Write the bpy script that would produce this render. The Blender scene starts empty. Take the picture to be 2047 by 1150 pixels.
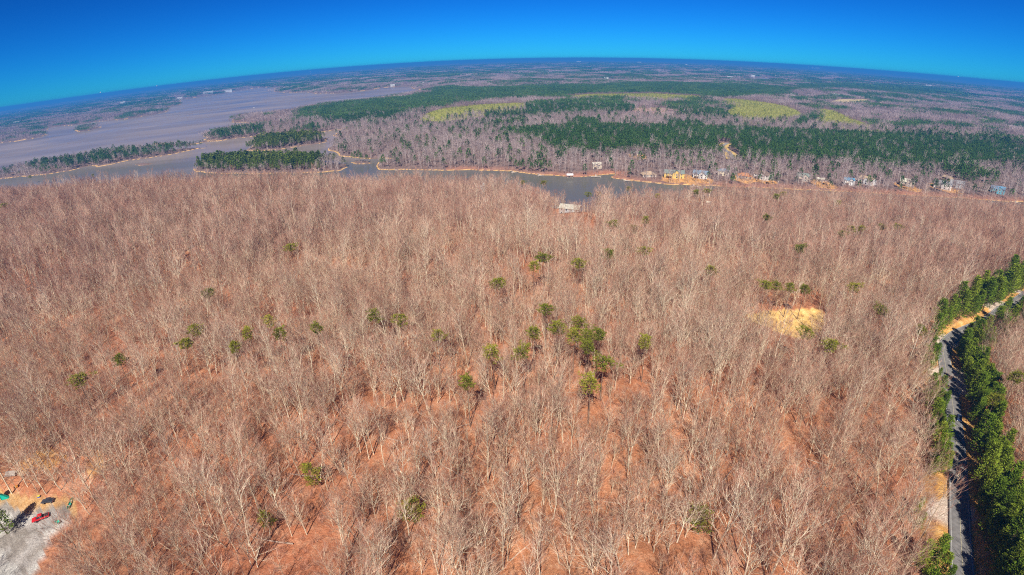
import bpy, math, random
import numpy as np
from mathutils import Vector, Matrix

R = math.radians
random.seed(7)
rng = np.random.default_rng(7)
sc = bpy.context.scene
C = sc.collection

# ------------------------------------------------------------------ camera, light, exposure
CAM_Z = 140.0
PITCH, ROLL = R(24.4), R(-1.45)
POLY = (5.39304648e-02, 8.04903055e-05, -2.63922732e-05, 2.42336908e-07)   # angle off axis from mm on a 36 mm sensor
cam = bpy.data.cameras.new('camera')
cam.type = 'PANO'
cam.panorama_type = 'FISHEYE_LENS_POLYNOMIAL'
cam.sensor_width = 36.0
cam.fisheye_fov = R(179)
cam.fisheye_polynomial_k0 = 0.0
cam.fisheye_polynomial_k1 = -POLY[0]
cam.fisheye_polynomial_k2 = -POLY[1]
cam.fisheye_polynomial_k3 = -POLY[2]
cam.fisheye_polynomial_k4 = -POLY[3]
cam.clip_start = 0.5
cam.clip_end = 200000
camo = bpy.data.objects.new('camera', cam)
C.objects.link(camo)
camo.matrix_world = Matrix.Translation((0, 0, CAM_Z)) @ Matrix.Rotation(math.pi / 2 - PITCH, 4, 'X') @ Matrix.Rotation(ROLL, 4, 'Z')
sc.camera = camo

SUN_EL, SUN_AZ = R(46), R(188)          # azimuth clockwise from the view direction (+Y): the sun is behind the camera
sun = bpy.data.lights.new('sun', 'SUN')
sun.energy = 4.6
sun.angle = R(0.5)
sun.color = (1.0, 0.93, 0.84)
suno = bpy.data.objects.new('sun', sun)
C.objects.link(suno)
sd_ = Vector((math.sin(SUN_AZ) * math.cos(SUN_EL), math.cos(SUN_AZ) * math.cos(SUN_EL), math.sin(SUN_EL)))
suno.rotation_euler = sd_.to_track_quat('Z', 'Y').to_euler()
suno.location = (0, 0, 400)

world = bpy.data.worlds.new('World')
sc.world = world
world.use_nodes = True
wn, wl = world.node_tree.nodes, world.node_tree.links
for n in list(wn):
    wn.remove(n)
sky = wn.new('ShaderNodeTexSky')
sky.sky_type = 'NISHITA'
sky.sun_disc = False
sky.sun_elevation = SUN_EL
sky.sun_rotation = SUN_AZ
sky.altitude = 2500
sky.air_density = 1.0
sky.dust_density = 0.0
sky.ozone_density = 4.0
def wvec(op, a, b):
    n = wn.new('ShaderNodeVectorMath')
    n.operation = op
    wl.new(a, n.inputs[0])
    n.inputs[1].default_value = b
    return n.outputs[0]
SKY_K = .12
gam = wn.new('ShaderNodeGamma')
gam.inputs['Gamma'].default_value = 1.6
wl.new(wvec('MULTIPLY', sky.outputs[0], (SKY_K,) * 3), gam.inputs['Color'])
tint = wvec('MULTIPLY', gam.outputs[0], (.022 / SKY_K, .26 / SKY_K, .54 / SKY_K))
bg = wn.new('ShaderNodeBackground')
bg.inputs['Strength'].default_value = 0.12
wo = wn.new('ShaderNodeOutputWorld')
wl.new(tint, bg.inputs['Color'])
wl.new(bg.outputs[0], wo.inputs['Surface'])

sc.view_settings.view_transform = 'Standard'
sc.view_settings.look = 'None'
sc.view_settings.gamma = 1
sc.view_settings.exposure = 0.5
sc.cycles.volume_bounces = 0
sc.cycles.max_bounces = 4
sc.cycles.diffuse_bounces = 2
sc.cycles.filter_width = 1.1
sc.cycles.use_denoising = False

# ------------------------------------------------------------------ lens model (photo pixels of 2047 x 1150 <-> world)
_th = np.linspace(0, 1.5, 3000)
_rr = np.linspace(0, 30, 6000)
_tt = POLY[0] * _rr + POLY[1] * _rr**2 + POLY[2] * _rr**3 + POLY[3] * _rr**4
_mono = np.maximum.accumulate(_tt)
MM = 36 / 2047.0
def ray(px, py):
    px, py = np.asarray(px, float), np.asarray(py, float)
    u, v = (px - 1023.5) * MM, (575 - py) * MM
    r = np.hypot(u, v) + 1e-9
    t = np.interp(r, _rr, _tt)
    X, Y, Z = np.sin(t) * u / r, np.sin(t) * v / r, np.cos(t)
    c, s = math.cos(ROLL), math.sin(ROLL)
    X, Y = c * X - s * Y, s * X + c * Y
    return X, Z * math.cos(PITCH) + Y * math.sin(PITCH), Y * math.cos(PITCH) - Z * math.sin(PITCH)
def onplane(px, py, z=0.0):
    X, Y, Z = ray(px, py)
    k = (z - CAM_Z) / np.minimum(Z, -0.0015)
    return X * k, Y * k
def pix(x, y, z):
    x, y, z = np.asarray(x, float), np.asarray(y, float), np.asarray(z, float) - CAM_Z
    Zc = y * math.cos(PITCH) - z * math.sin(PITCH)
    Yc = y * math.sin(PITCH) + z * math.cos(PITCH)
    c, s = math.cos(-ROLL), math.sin(-ROLL)
    X, Y = c * x - s * Yc, s * x + c * Yc
    q = np.hypot(X, Y) + 1e-9
    t = np.arctan2(q, Zc)
    r = np.interp(t, _mono, _rr) / MM
    return 1023.5 + X / q * r, 575 - Y / q * r

# ------------------------------------------------------------------ smooth noise
def vnoise(x, y, scale, seed):
    """value noise in about -1..1"""
    x, y = np.asarray(x, float) / scale, np.asarray(y, float) / scale
    xi, yi = np.floor(x).astype(np.int64), np.floor(y).astype(np.int64)
    xf, yf = x - xi, y - yi
    xf, yf = xf * xf * xf * (xf * (xf * 6 - 15) + 10), yf * yf * yf * (yf * (yf * 6 - 15) + 10)
    def h(a, b):
        n = (a * 374761393 + b * 668265263 + seed * 1442695041) & 0x7fffffff
        n = ((n ^ (n >> 13)) * 1274126177) & 0x7fffffff
        n = (n ^ (n >> 16)) & 0xffff
        return n / 32767.5 - 1
    a, b, c_, d = h(xi, yi), h(xi + 1, yi), h(xi, yi + 1), h(xi + 1, yi + 1)
    return (a * (1 - xf) + b * xf) * (1 - yf) + (c_ * (1 - xf) + d * xf) * yf
def sstep(a, b, x):
    t = np.clip((np.asarray(x, float) - a) / (b - a), 0, 1)
    return t * t * (3 - 2 * t)

# ------------------------------------------------------------------ the lake
def W(pts, z=0.0):
    p = np.array(pts, float)
    x, y = onplane(p[:, 0], p[:, 1], z)
    return np.stack([x, y], 1)
NEAR = [(-260, 470), (-120, 450), (0, 428), (200, 410), (340, 402), (450, 400), (560, 393), (700, 380), (850, 374), (940, 374), (1000, 379), (1060, 394), (1130, 428),
        (1200, 434), (1280, 408), (1400, 393), (1560, 395), (1700, 402), (1880, 415), (2047, 430), (2250, 452)]
FAR = [(2250, 424), (2047, 404), (1959, 400), (1876, 393.5), (1739, 387), (1640, 381), (1540, 377), (1448, 373), (1343, 370), (1303, 366), (1253, 361),
       (1228, 358), (1221, 354), (1235, 350), (1227, 348.5), (1150, 354), (1079, 350), (1020, 343), (940, 340), (881, 341), (800, 339), (779, 341),
       (757, 340), (751, 333), (760, 324), (785, 319), (764, 316), (737, 318), (711, 316), (680, 312), (672, 306), (658, 303), (656, 296), (672, 288), (690, 283),
       (760, 281), (768, 276), (764, 271.5), (720, 274), (683, 275), (668, 273), (670, 267), (698, 259), (690, 256), (678, 259.5), (640, 265), (605, 268),
       (568, 268), (520, 273), (470, 277), (432, 283), (412, 281), (409, 272), (425, 266), (465, 260), (520, 252), (560, 247), (520, 244.5), (490, 246), (465, 245),
       (462, 239), (480, 234), (540, 230), (588, 226), (590, 219), (650, 214), (693, 209), (759, 199.5), (805, 191.5), (850, 183), (850, 180), (824, 177.5),
       (823, 173), (808, 173), (792, 174.5), (770, 175), (754, 177), (746, 180), (721, 182.5), (700, 185), (673, 187.5), (650, 187), (632, 187.5), (614, 184.5), (576, 185.5),
       (548, 184), (549, 178), (540, 174.5), (500, 178), (472, 182.5), (442, 188), (410, 193), (381, 197), (362, 200), (363, 209), (338, 214), (336, 223), (310, 229),
       (284, 233), (250, 239), (218, 242), (196, 243), (150, 250.5), (101, 255), (90, 262), (94, 270), (60, 279), (0, 287), (-120, 305), (-260, 330)]
LAKE = W(NEAR + FAR)
WATERS = [LAKE,
          W([(812, 250), (845, 248), (876, 247), (896, 250), (930, 249), (970, 247), (1020, 243.5), (1049, 240.5), (1052, 244), (1000, 252), (930, 256), (870, 258), (820, 256)]),
          W([(1495, 157.5), (1520, 155.5), (1545, 156), (1543, 162), (1518, 163.5), (1498, 163)]),
          W([(1190, 161), (1215, 160), (1249, 160.5), (1248, 163.5), (1215, 164), (1192, 163.5)])]
ISLANDS = [W([(386, 340), (396, 344), (416, 347), (470, 348), (520, 348), (590, 347), (647, 345), (680, 341), (697, 335), (692, 328), (650, 323), (560, 321), (470, 322), (410, 327), (392, 334)]),
           W([(493, 301), (520, 302), (551, 301), (602, 292), (635, 288), (653, 284), (649, 277.5), (600, 278), (545, 282), (505, 289)]),
           W([(-260, 400), (-120, 378), (0, 358), (50, 353), (89, 350), (142, 341), (178, 332), (193, 334), (225, 328), (254, 322), (290, 317), (330, 312), (371, 303), (395, 298), (412, 296), (392, 296),
              (370, 297), (330, 301), (280, 306), (229, 312), (150, 324), (60, 338), (0, 349), (-120, 366), (-260, 386)]),
           W([(268, 330), (285, 331.5), (303, 328), (300, 326), (282, 326.5)]),
           W([(303, 288), (318, 289), (335, 287), (330, 285.5), (312, 286)]),
           W([(150, 262), (160, 264.5), (175, 262), (203, 254.5), (196, 252), (170, 254.5), (156, 258)]),
           W([(703, 325), (715, 328.5), (735, 328.5), (747, 325.5), (735, 322.5), (715, 322)]),
           W([(377, 289.5), (395, 288), (415, 284), (436, 282.5), (434, 280.5), (412, 282), (390, 286), (378, 288)])]

def inside(poly, x, y):
    r = np.zeros(x.shape, bool)
    a = poly
    b = np.roll(poly, -1, 0)
    for (x0, y0), (x1, y1) in zip(a, b):
        c_ = (y0 > y) != (y1 > y)
        if y1 != y0:
            r ^= c_ & (x < (x1 - x0) * (y - y0) / (y1 - y0) + x0)
    return r
def segs(polys, maxlen=None):
    S = []
    for p in polys:
        S += list(zip(p, np.roll(p, -1, 0)))
    return S
_S = segs(WATERS + ISLANDS)
_SA = np.array([s[0] for s in _S])
_SB = np.array([s[1] for s in _S])
def edge_dist(x, y, A=None, B=None):
    A = _SA if A is None else A
    B = _SB if B is None else B
    d = np.full(x.shape, 1e18)
    for (ax, ay), (bx, by) in zip(A, B):
        ex, ey = bx - ax, by - ay
        t = np.clip(((x - ax) * ex + (y - ay) * ey) / (ex * ex + ey * ey + 1e-9), 0, 1)
        q = (x - ax - t * ex)**2 + (y - ay - t * ey)**2
        np.minimum(d, q, out=d)
    return np.sqrt(d)
def shore(x, y):
    """signed distance to the shoreline, above 0 on land (capped far off)"""
    x, y = np.atleast_1d(np.asarray(x, float)), np.atleast_1d(np.asarray(y, float))
    r = np.hypot(x, y)
    out = np.full(x.shape, 900.0)
    m = (r > 380) & (r < 9000) & (y > -200)
    if m.any():
        xs, ys = x[m].copy(), y[m].copy()
        amp = np.clip(r[m] * 0.004, 1.0, 10)
        xs += vnoise(xs, ys, 31, 71) * amp + vnoise(xs, ys, 11, 72) * amp * .4
        ys += vnoise(xs, ys, 29, 73) * amp + vnoise(xs, ys, 12, 74) * amp * .4
        w = np.zeros(xs.shape, bool)
        for p in WATERS:
            w |= inside(p, xs, ys)
        for p in ISLANDS:
            w &= ~inside(p, xs, ys)
        out[m] = edge_dist(xs, ys) * np.where(w, -1, 1)
    return out
_nw = W(NEAR)
_naz = np.arctan2(_nw[:, 0], _nw[:, 1])
_nr = np.hypot(_nw[:, 0], _nw[:, 1])
def near_land(x, y):
    az = np.arctan2(x, y)
    return np.hypot(x, y) < np.interp(az, _naz, _nr) + 30

BARN = (53.0, 462.0)
def terr(x, y, d=None):
    x, y = np.atleast_1d(np.asarray(x, float)), np.atleast_1d(np.asarray(y, float))
    if d is None:
        d = shore(x, y)
    r = np.hypot(x, y)
    az = np.arctan2(x, y)
    nl = near_land(x, y)
    und = vnoise(x, y, 190, 1) * 6.5 + vnoise(x, y, 75, 2) * 3.4 + vnoise(x, y, 38, 5) * .7
    und *= (sstep(0, 120, r) * .8 + .2) * (1 + .5 * sstep(0, -120, x))
    wide = np.interp(az, [-.9, -.55, -.25, .1, .9], [60, 85, 300, 380, 320])
    hn = 2.0 + 29.0 * sstep(0, 1, d / wide) + und * sstep(30, 220, d)
    hn = hn + 9 * np.exp(-((x - BARN[0])**2 + (y - BARN[1])**2) / 38**2)
    far = np.clip((r - 2500) / 9000, 0, 1)
    hf = 2.0 + (11 + vnoise(x, y, 420, 3) * 5) * sstep(5, 140, d) + far * (vnoise(x, y, 2600, 4) * 12 + vnoise(x, y, 6500, 9) * 16 + 12) * sstep(20, 400, d)
    ridge = sstep(24000, 36000, r) * (16 + 14 * vnoise(az * 9000, r * .1, 900, 12) + 6 * vnoise(az * 9000, r * .1, 330, 13)) * np.interp(az, [-.8, -.35, -.1, .3, .7], [.4, 1.6, 1.3, .8, .6])
    hf = hf + ridge
    h = np.where(nl, hn, hf)
    land = np.minimum(np.clip(d, 0, None) * .3, 1.0) + (h - 1.0) * sstep(2, 22, d)
    return np.where(d > 0, land, np.maximum(d * .25, -2.5)) 

def GA(px, py, up=0.0):
    """ground points seen at photo pixels px, py (arrays), or the points below what is seen UP metres above the ground"""
    px, py = np.atleast_1d(np.asarray(px, float)), np.atleast_1d(np.asarray(py, float))
    up = np.broadcast_to(np.asarray(up, float), px.shape)
    X, Y, Z = ray(px, py)
    Z = np.minimum(Z, -.002)
    k = (20 + up - CAM_Z) / Z
    x, y = X * k, Y * k
    for _ in range(12):
        k = (terr(x, y) + up - CAM_Z) / Z
        x, y = .5 * x + .5 * X * k, .5 * y + .5 * Y * k
    return x, y, terr(x, y)
def G(px, py, up=0.0):
    x, y, z = GA([px], [py], up)
    return float(x[0]), float(y[0]), float(z[0])

# ------------------------------------------------------------------ land cover regions (metres)
def canopy(pts, z=26):
    return W(pts, z)
PINE_REG = [canopy([(985, 250), (1040, 246), (1124, 242), (1237, 240), (1360, 243), (1480, 246), (1611, 253), (1736, 261), (1834, 267), (1917, 278), (2060, 291), (2200, 304), (2200, 335), (2060, 321), (1917, 322),
                    (1845, 322), (1770, 316), (1695, 310), (1600, 304), (1500, 300), (1466, 302), (1452, 287), (1440, 296), (1390, 291), (1330, 286), (1237, 287), (1119, 287), (1079, 271), (1030, 260)]),
            canopy([(586, 215), (642, 208), (720, 200), (800, 190), (850, 183), (891, 172), (1020, 169), (1185, 166), (1277, 162.5), (1400, 164), (1500, 169), (1600, 176), (1560, 186), (1480, 192), (1396, 191), (1303, 184), (1180, 190),
                    (1000, 192), (900, 204), (840, 214), (769, 229), (700, 232), (652, 232), (600, 228)]),
            canopy([(1050, 199), (1150, 194.5), (1240, 197), (1270, 205), (1265, 213), (1180, 219), (1110, 220), (1055, 218)]),
            canopy([(1327, 199), (1400, 203), (1440, 212), (1468, 222), (1455, 227), (1400, 217), (1330, 209)]),
            canopy([(1335, 234), (1410, 236), (1405, 245), (1335, 244)]),
            canopy([(1767, 240), (1830, 234), (1880, 239), (1850, 247), (1800, 257)]),
            canopy([(1130, 243), (1150, 228), (1190, 230), (1200, 243)]),
            canopy([(1575, 247), (1610, 225), (1630, 217), (1640, 225), (1600, 247)]),
            canopy([(1730, 152), (1860, 155), (1960, 163), (1985, 172), (1900, 170), (1800, 163)]),
            canopy([(1590, 166), (1760, 168), (1900, 178), (1950, 190), (1820, 186), (1700, 176), (1600, 172)]),
            ISLANDS[0], ISLANDS[1]]
FIELD_REG = [W([(835, 231), (880, 216), (950, 209), (1047, 205), (1050, 219), (960, 227), (870, 235)], 14),
             W([(1120, 193), (1180, 188), (1300, 186), (1396, 193), (1405, 202), (1320, 202), (1250, 198), (1150, 198)], 14),
             W([(1425, 199), (1470, 200), (1510, 204), (1575, 214), (1610, 227), (1603, 237), (1560, 244), (1500, 244), (1458, 238), (1450, 222), (1470, 214)], 14),
             W([(1618, 248), (1639, 232), (1636, 218), (1667, 221), (1715, 238), (1772, 262), (1736, 261), (1680, 256)], 14)]
CUT_REG = [W([(1219, 223), (1260, 213), (1330, 214), (1420, 220), (1436, 231), (1330, 233), (1220, 231)], 14)]
FARM_REG = [W([(1648, 203), (1680, 197), (1735, 197), (1738, 204), (1690, 208)], 14), W([(1722, 208), (1760, 204), (1770, 210), (1735, 212)], 14),
            W([(1560, 193), (1600, 192), (1640, 194), (1600, 197)], 14)]
def in_any(regs, x, y):
    m = np.zeros(x.shape, bool)
    for p in regs:
        m |= inside(p, x, y)
    return m

# near surfaces
def gp(pts, up=0.0):
    p = np.array(pts, float)
    x, y, z = GA(p[:, 0], p[:, 1], up)
    return np.stack([x, y], 1)
ROADPX = [(1935, 1330), (1926, 1180), (1919, 1060), (1915, 950), (1909, 860), (1901, 790), (1890, 735), (1886, 705), (1893, 685), (1912, 668), (1940, 655), (1975, 640), (2015, 612), (2060, 585), (2120, 560)]
ROAD = np.array(gp(ROADPX))
def smooth_line(P, n=10):
    out = []
    Q = np.vstack([2 * P[0] - P[1], P, 2 * P[-1] - P[-2]])
    for i in range(1, len(Q) - 2):
        for k in range(n):
            t = k / n
            a, b, c_, d = Q[i - 1], Q[i], Q[i + 1], Q[i + 2]
            out.append(.5 * ((2 * b) + (-a + c_) * t + (2 * a - 5 * b + 4 * c_ - d) * t * t + (-a + 3 * b - 3 * c_ + d) * t**3))
    out.append(P[-1])
    return np.array(out)
ROADC = smooth_line(ROAD)
YARD = np.array(gp([(-70, 1015), (20, 1012), (60, 1022), (95, 1010), (128, 1012), (140, 1035), (118, 1060), (92, 1105), (70, 1165), (40, 1230), (-120, 1230)]))
LAWN = np.array(gp([(-60, 985), (30, 990), (75, 985), (150, 998), (160, 1030), (100, 1030), (30, 1022), (-70, 1030)]))
STRAW = np.array(gp([(1488, 628), (1520, 620), (1570, 618), (1640, 618), (1655, 640), (1640, 665), (1600, 680), (1545, 660), (1505, 645)]))
CLAY = [np.array(gp([(50, 915), (110, 895), (135, 912), (90, 935), (40, 940)])), np.array(gp([(170, 925), (205, 905), (215, 930), (185, 950)]))]
def line_dist(P, x, y):
    return edge_dist(x, y, P[:-1], P[1:])

# ------------------------------------------------------------------ materials
MATS = {}
def nmat(name):
    m = bpy.data.materials.new(name)
    m.use_nodes = True
    MATS[name] = m
    return m, m.node_tree.nodes, m.node_tree.links, m.node_tree.nodes['Principled BSDF']
def plain(name, col, rough=.7, noise=.15, scale=3.0, metal=0.0, spec=.3):
    m, N, L, P = nmat(name)
    tc = N.new('ShaderNodeTexCoord')
    nz = N.new('ShaderNodeTexNoise')
    nz.inputs['Scale'].default_value = scale
    nz.inputs['Detail'].default_value = 6
    L.new(tc.outputs['Object'], nz.inputs['Vector'])
    mp = N.new('ShaderNodeMapRange')
    mp.inputs[1].default_value, mp.inputs[2].default_value = .3, .7
    mp.inputs[3].default_value, mp.inputs[4].default_value = 1 - noise, 1 + noise
    L.new(nz.outputs['Fac'], mp.inputs[0])
    mx = N.new('ShaderNodeVectorMath')
    mx.operation = 'SCALE'
    mx.inputs[0].default_value = col
    L.new(mp.outputs[0], mx.inputs['Scale'])
    L.new(mx.outputs[0], P.inputs['Base Color'])
    P.inputs['Roughness'].default_value = rough
    P.inputs['Metallic'].default_value = metal
    P.inputs['Specular IOR Level'].default_value = spec
    return m
def varied(name, c1, c2, c3, big=60.0, rough=.85, spec=.15, trans=0.0):
    """colour varies from plant to plant and slowly across the land"""
    m, N, L, P = nmat(name)
    oi = N.new('ShaderNodeObjectInfo')
    ge = N.new('ShaderNodeNewGeometry')
    nz = N.new('ShaderNodeTexNoise')
    nz.inputs['Scale'].default_value = 1 / big
    nz.inputs['Detail'].default_value = 3
    L.new(ge.outputs['Position'], nz.inputs['Vector'])
    n2 = N.new('ShaderNodeTexNoise')
    n2.inputs['Scale'].default_value = .9
    n2.inputs['Detail'].default_value = 2
    L.new(ge.outputs['Position'], n2.inputs['Vector'])
    ramp = N.new('ShaderNodeValToRGB')
    e = ramp.color_ramp.elements
    e[0].color, e[0].position = (*c1, 1), .12
    e[1].color, e[1].position = (*c3, 1), .88
    k = e.new(.5)
    k.color = (*c2, 1)
    a = N.new('ShaderNodeMath')
    a.operation = 'MULTIPLY_ADD'
    a.inputs[1].default_value = .55
    L.new(oi.outputs['Random'], a.inputs[0])
    b = N.new('ShaderNodeMath')
    b.operation = 'MULTIPLY_ADD'
    b.inputs[1].default_value = .9
    b.inputs[2].default_value = -.2
    L.new(nz.outputs['Fac'], b.inputs[0])
    L.new(b.outputs[0], a.inputs[2])
    L.new(a.outputs[0], ramp.inputs[0])
    mp = N.new('ShaderNodeMapRange')
    mp.inputs[1].default_value, mp.inputs[2].default_value = .3, .7
    mp.inputs[3].default_value, mp.inputs[4].default_value = .7, 1.25
    L.new(n2.outputs['Fac'], mp.inputs[0])
    mx = N.new('ShaderNodeVectorMath')
    mx.operation = 'SCALE'
    L.new(ramp.outputs[0], mx.inputs[0])
    L.new(mp.outputs[0], mx.inputs['Scale'])
    L.new(mx.outputs[0], P.inputs['Base Color'])
    P.inputs['Roughness'].default_value = rough
    P.inputs['Specular IOR Level'].default_value = spec
    return m
M_BARK = varied('bark', (.5, .38, .25), (.68, .56, .39), (.82, .74, .54))
M_TWIG = varied('twigs', (.33, .135, .09), (.46, .24, .165), (.58, .37, .26), 45)
M_BARK2 = varied('weathered_bark', (.38, .25, .18), (.54, .4, .3), (.7, .58, .44), 45)
M_FARBARE = varied('far_bare_wood', (.2, .14, .13), (.31, .235, .22), (.48, .38, .35), 120)
M_FARTRUNK = varied('far_pale_trunks', (.34, .27, .24), (.45, .37, .34), (.58, .5, .45), 120)
M_PINEBARK = varied('pine_bark', (.16, .10, .07), (.2, .13, .09), (.26, .18, .12))
M_NEEDLE = varied('pine_needles', (.13, .15, .014), (.2, .205, .018), (.3, .275, .03))
M_ROADNEEDLE = varied('roadside_pine_needles', (.1, .17, .012), (.17, .25, .02), (.27, .32, .03))
M_FARPINE = varied('far_pine_needles', (.035, .085, .016), (.065, .14, .026), (.11, .19, .04), 90)
M_ISLEPINE = varied('island_pine_needles', (.06, .1, .014), (.1, .15, .02), (.16, .2, .03), 60)
M_SHRUB = varied('young_pine_scrub', (.15, .2, .02), (.26, .28, .03), (.38, .35, .06), 90)

# ------------------------------------------------------------------ mesh helpers
class MB:
    def __init__(self):
        self.v, self.f = [], []
    def add(self, vs, fs):
        n = len(self.v)
        self.v += [tuple(p) for p in vs]
        self.f += [tuple(n + i for i in f) for f in fs]
    def tube(self, pts, rad, sides=4, cap=False):
        n = len(self.v)
        for i, p in enumerate(pts):
            a = pts[max(i - 1, 0)]
            b = pts[min(i + 1, len(pts) - 1)]
            t = (Vector(b) - Vector(a)).normalized()
            u = t.orthogonal().normalized()
            w = t.cross(u)
            for k in range(sides):
                q = 2 * math.pi * k / sides
                self.v.append(tuple(Vector(p) + (u * math.cos(q) + w * math.sin(q)) * rad[i]))
        for i in range(len(pts) - 1):
            for k in range(sides):
                a = n + i * sides + k
                b = n + i * sides + (k + 1) % sides
                self.f.append((a, b, b + sides, a + sides))
        if cap:
            self.f.append(tuple(n + (len(pts) - 1) * sides + k for k in range(sides)))
            self.f.append(tuple(n + sides - 1 - k for k in range(sides)))
    def spike(self, a, b, r):
        a, b = Vector(a), Vector(b)
        t = (b - a).normalized()
        u = t.orthogonal().normalized() * r
        w = t.cross(u).normalized() * r
        self.add([a + u, a - u * .5 + w * .87, a - u * .5 - w * .87, b], [(0, 1, 3), (1, 2, 3), (2, 0, 3)])
    def box(self, x0, x1, y0, y1, z0, z1):
        self.add([(x0, y0, z0), (x1, y0, z0), (x1, y1, z0), (x0, y1, z0), (x0, y0, z1), (x1, y0, z1), (x1, y1, z1), (x0, y1, z1)],
                 [(3, 2, 1, 0), (4, 5, 6, 7), (0, 1, 5, 4), (1, 2, 6, 5), (2, 3, 7, 6), (3, 0, 4, 7)])
    def prism(self, prof, y0, y1):
        """profile in x, z swept along y"""
        n = len(prof)
        self.add([(a, y0, b) for a, b in prof] + [(a, y1, b) for a, b in prof],
                 [tuple(range(n)), tuple(range(2 * n - 1, n - 1, -1))] + [(i, i + n, (i + 1) % n + n, (i + 1) % n) for i in range(n)])
    def lathe(self, prof, sides=16, cx=0, cy=0):
        n = len(self.v)
        for r, z in prof:
            for k in range(sides):
                q = 2 * math.pi * k / sides
                self.v.append((cx + r * math.cos(q), cy + r * math.sin(q), z))
        for i in range(len(prof) - 1):
            for k in range(sides):
                a = n + i * sides + k
                b = n + i * sides + (k + 1) % sides
                self.f.append((a, b, b + sides, a + sides))
        self.f.append(tuple(n + sides - 1 - k for k in range(sides)))
        self.f.append(tuple(n + (len(prof) - 1) * sides + k for k in range(sides)))
    def mesh(self, name, *mats):
        me = bpy.data.meshes.new(name)
        me.from_pydata(self.v, [], self.f)
        for m in mats:
            me.materials.append(m)
        me.validate()
        me.update()
        return me
def ob(name, me, parent=None, link=True):
    o = bpy.data.objects.new(name, me)
    if link:
        C.objects.link(o)
    if parent is not None:
        o.parent = parent
    return o
def build(name, mb, mat, parent=None, smooth=False):
    me = mb.mesh(name, mat)
    if smooth:
        me.polygons.foreach_set('use_smooth', [True] * len(me.polygons))
    return ob(name, me, parent)
def tag(o, label, cat, group=None, kind=None):
    if label: o['label'] = label
    if cat: o['category'] = cat
    if group: o['group'] = group
    if kind: o['kind'] = kind
    return o
def thing(name, label, cat, loc, rz=0.0, group=None):
    o = bpy.data.objects.new(name, None)
    o.empty_display_size = 1
    C.objects.link(o)
    o.location = loc
    o.rotation_euler = (0, 0, rz)
    return tag(o, label, cat, group)

# ------------------------------------------------------------------ trees
def rv(a, b):
    return random.uniform(a, b)
def bare_tree(seed, H, spread=1.0, laterals=8, subs=4, twigs=3, thick=1.0, leaders=3, fork=.4):
    """trunk and crown meshes of a leafless hardwood: a trunk forking into leaders, ascending laterals, long fine branches"""
    random.seed(seed)
    T, K, B = MB(), MB(), MB()
    lean = Vector((rv(-.05, .05), rv(-.05, .05), 1)).normalized()
    r0 = H * .009 * thick
    fz = H * fork
    base = [Vector((0, 0, -.5))]
    for i in range(1, 5):
        base.append(lean * (fz * i / 4) + Vector((rv(-.12, .12), rv(-.12, .12), 0)) * i * .6)
    T.tube(base, [r0 * 1.35, r0, r0 * .92, r0 * .88, r0 * .84], 5)
    def twig_set(p, d, L, m):
        for _ in range(m):
            s = p - d * rv(0, L * .6)
            e = (d + Vector((rv(-.5, .5), rv(-.5, .5), rv(-.1, .5)))).normalized()
            K.spike(s, s + e * rv(1.1, 2.7) * (H / 23), rv(.015, .027) * thick)
    def lateral(p, d, L, r):
        lp = [p]
        for j in range(3):
            d = (d + Vector((rv(-.12, .12), rv(-.12, .12), rv(.04, .24)))).normalized()
            lp.append(lp[-1] + d * L / 3)
        B.tube(lp, [r, r * .7, r * .45, r * .2], 3)
        for j in range(subs):
            q = rv(.15, 1) * 3
            i = min(int(q), 2)
            sp = lp[i].lerp(lp[i + 1], q - i)
            bd = (lp[i + 1] - lp[i]).normalized()
            sd = (bd + Vector((rv(-.6, .6), rv(-.6, .6), rv(-.05, .4)))).normalized()
            SL = rv(1.6, 3.6) * H / 23
            mid = sp + sd * SL * .5
            sd2 = (sd + Vector((rv(-.18, .18), rv(-.18, .18), rv(.02, .3)))).normalized()
            end = mid + sd2 * SL * .5
            B.tube([sp, mid, end], [r * .42 + .01, r * .26 + .008, .012 * thick], 3)
            twig_set(end, sd2, SL, twigs)
        twig_set(lp[-1], d, L * .4, twigs + 1)
    ang0 = rv(0, 6)
    for k in range(leaders):
        a = ang0 + k * 6.283 / max(leaders, 1) + rv(-.4, .4)
        tilt = (rv(.2, .5) if k else rv(.0, .16)) * spread if leaders > 1 else .02
        d = Vector((math.cos(a) * math.sin(tilt), math.sin(a) * math.sin(tilt), math.cos(tilt)))
        d = (d + lean * .3).normalized()
        L = H * (1 - fork) * rv(.82, 1.0)
        st = base[-1] - lean * (rv(0, .12) * H if k else 0)
        lp = [st]
        for j in range(5):
            d = (d + Vector((rv(-.09, .09), rv(-.09, .09), rv(0, .08)))).normalized()
            lp.append(lp[-1] + d * L / 5)
        r = r0 * (.62 if leaders > 1 else .82)
        (T if k == 0 else B).tube(lp, [r, r * .8, r * .6, r * .42, r * .26, r * .1], 4)
        for m in range(laterals):
            f = (m + rv(.1, 1)) / laterals
            q = min(f, .98) * 5
            i = int(q)
            p = lp[i].lerp(lp[i + 1], q - i)
            bd = (lp[i + 1] - lp[i]).normalized()
            a2 = m * 2.4 + rv(-.6, .6) + k
            tl = rv(.5, 1.0) * spread
            side = (bd.orthogonal().normalized())
            side = Matrix.Rotation(a2, 3, bd) @ side
            ld = (bd * math.cos(tl) + side * math.sin(tl)).normalized()
            lateral(p, ld, H * rv(.17, .31) * (1.15 - .5 * f), max(.03, r * .34 * (1.15 - .6 * f)))
        twig_set(lp[-1], d, 2, twigs)
    for k in range(3):
        p = base[2].lerp(base[4], rv(0, 1))
        a = rv(0, 6.3)
        lateral(p, Vector((math.cos(a) * .75, math.sin(a) * .75, .6)).normalized(), H * rv(.14, .24), r0 * .26)
    return T, B, K
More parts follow.
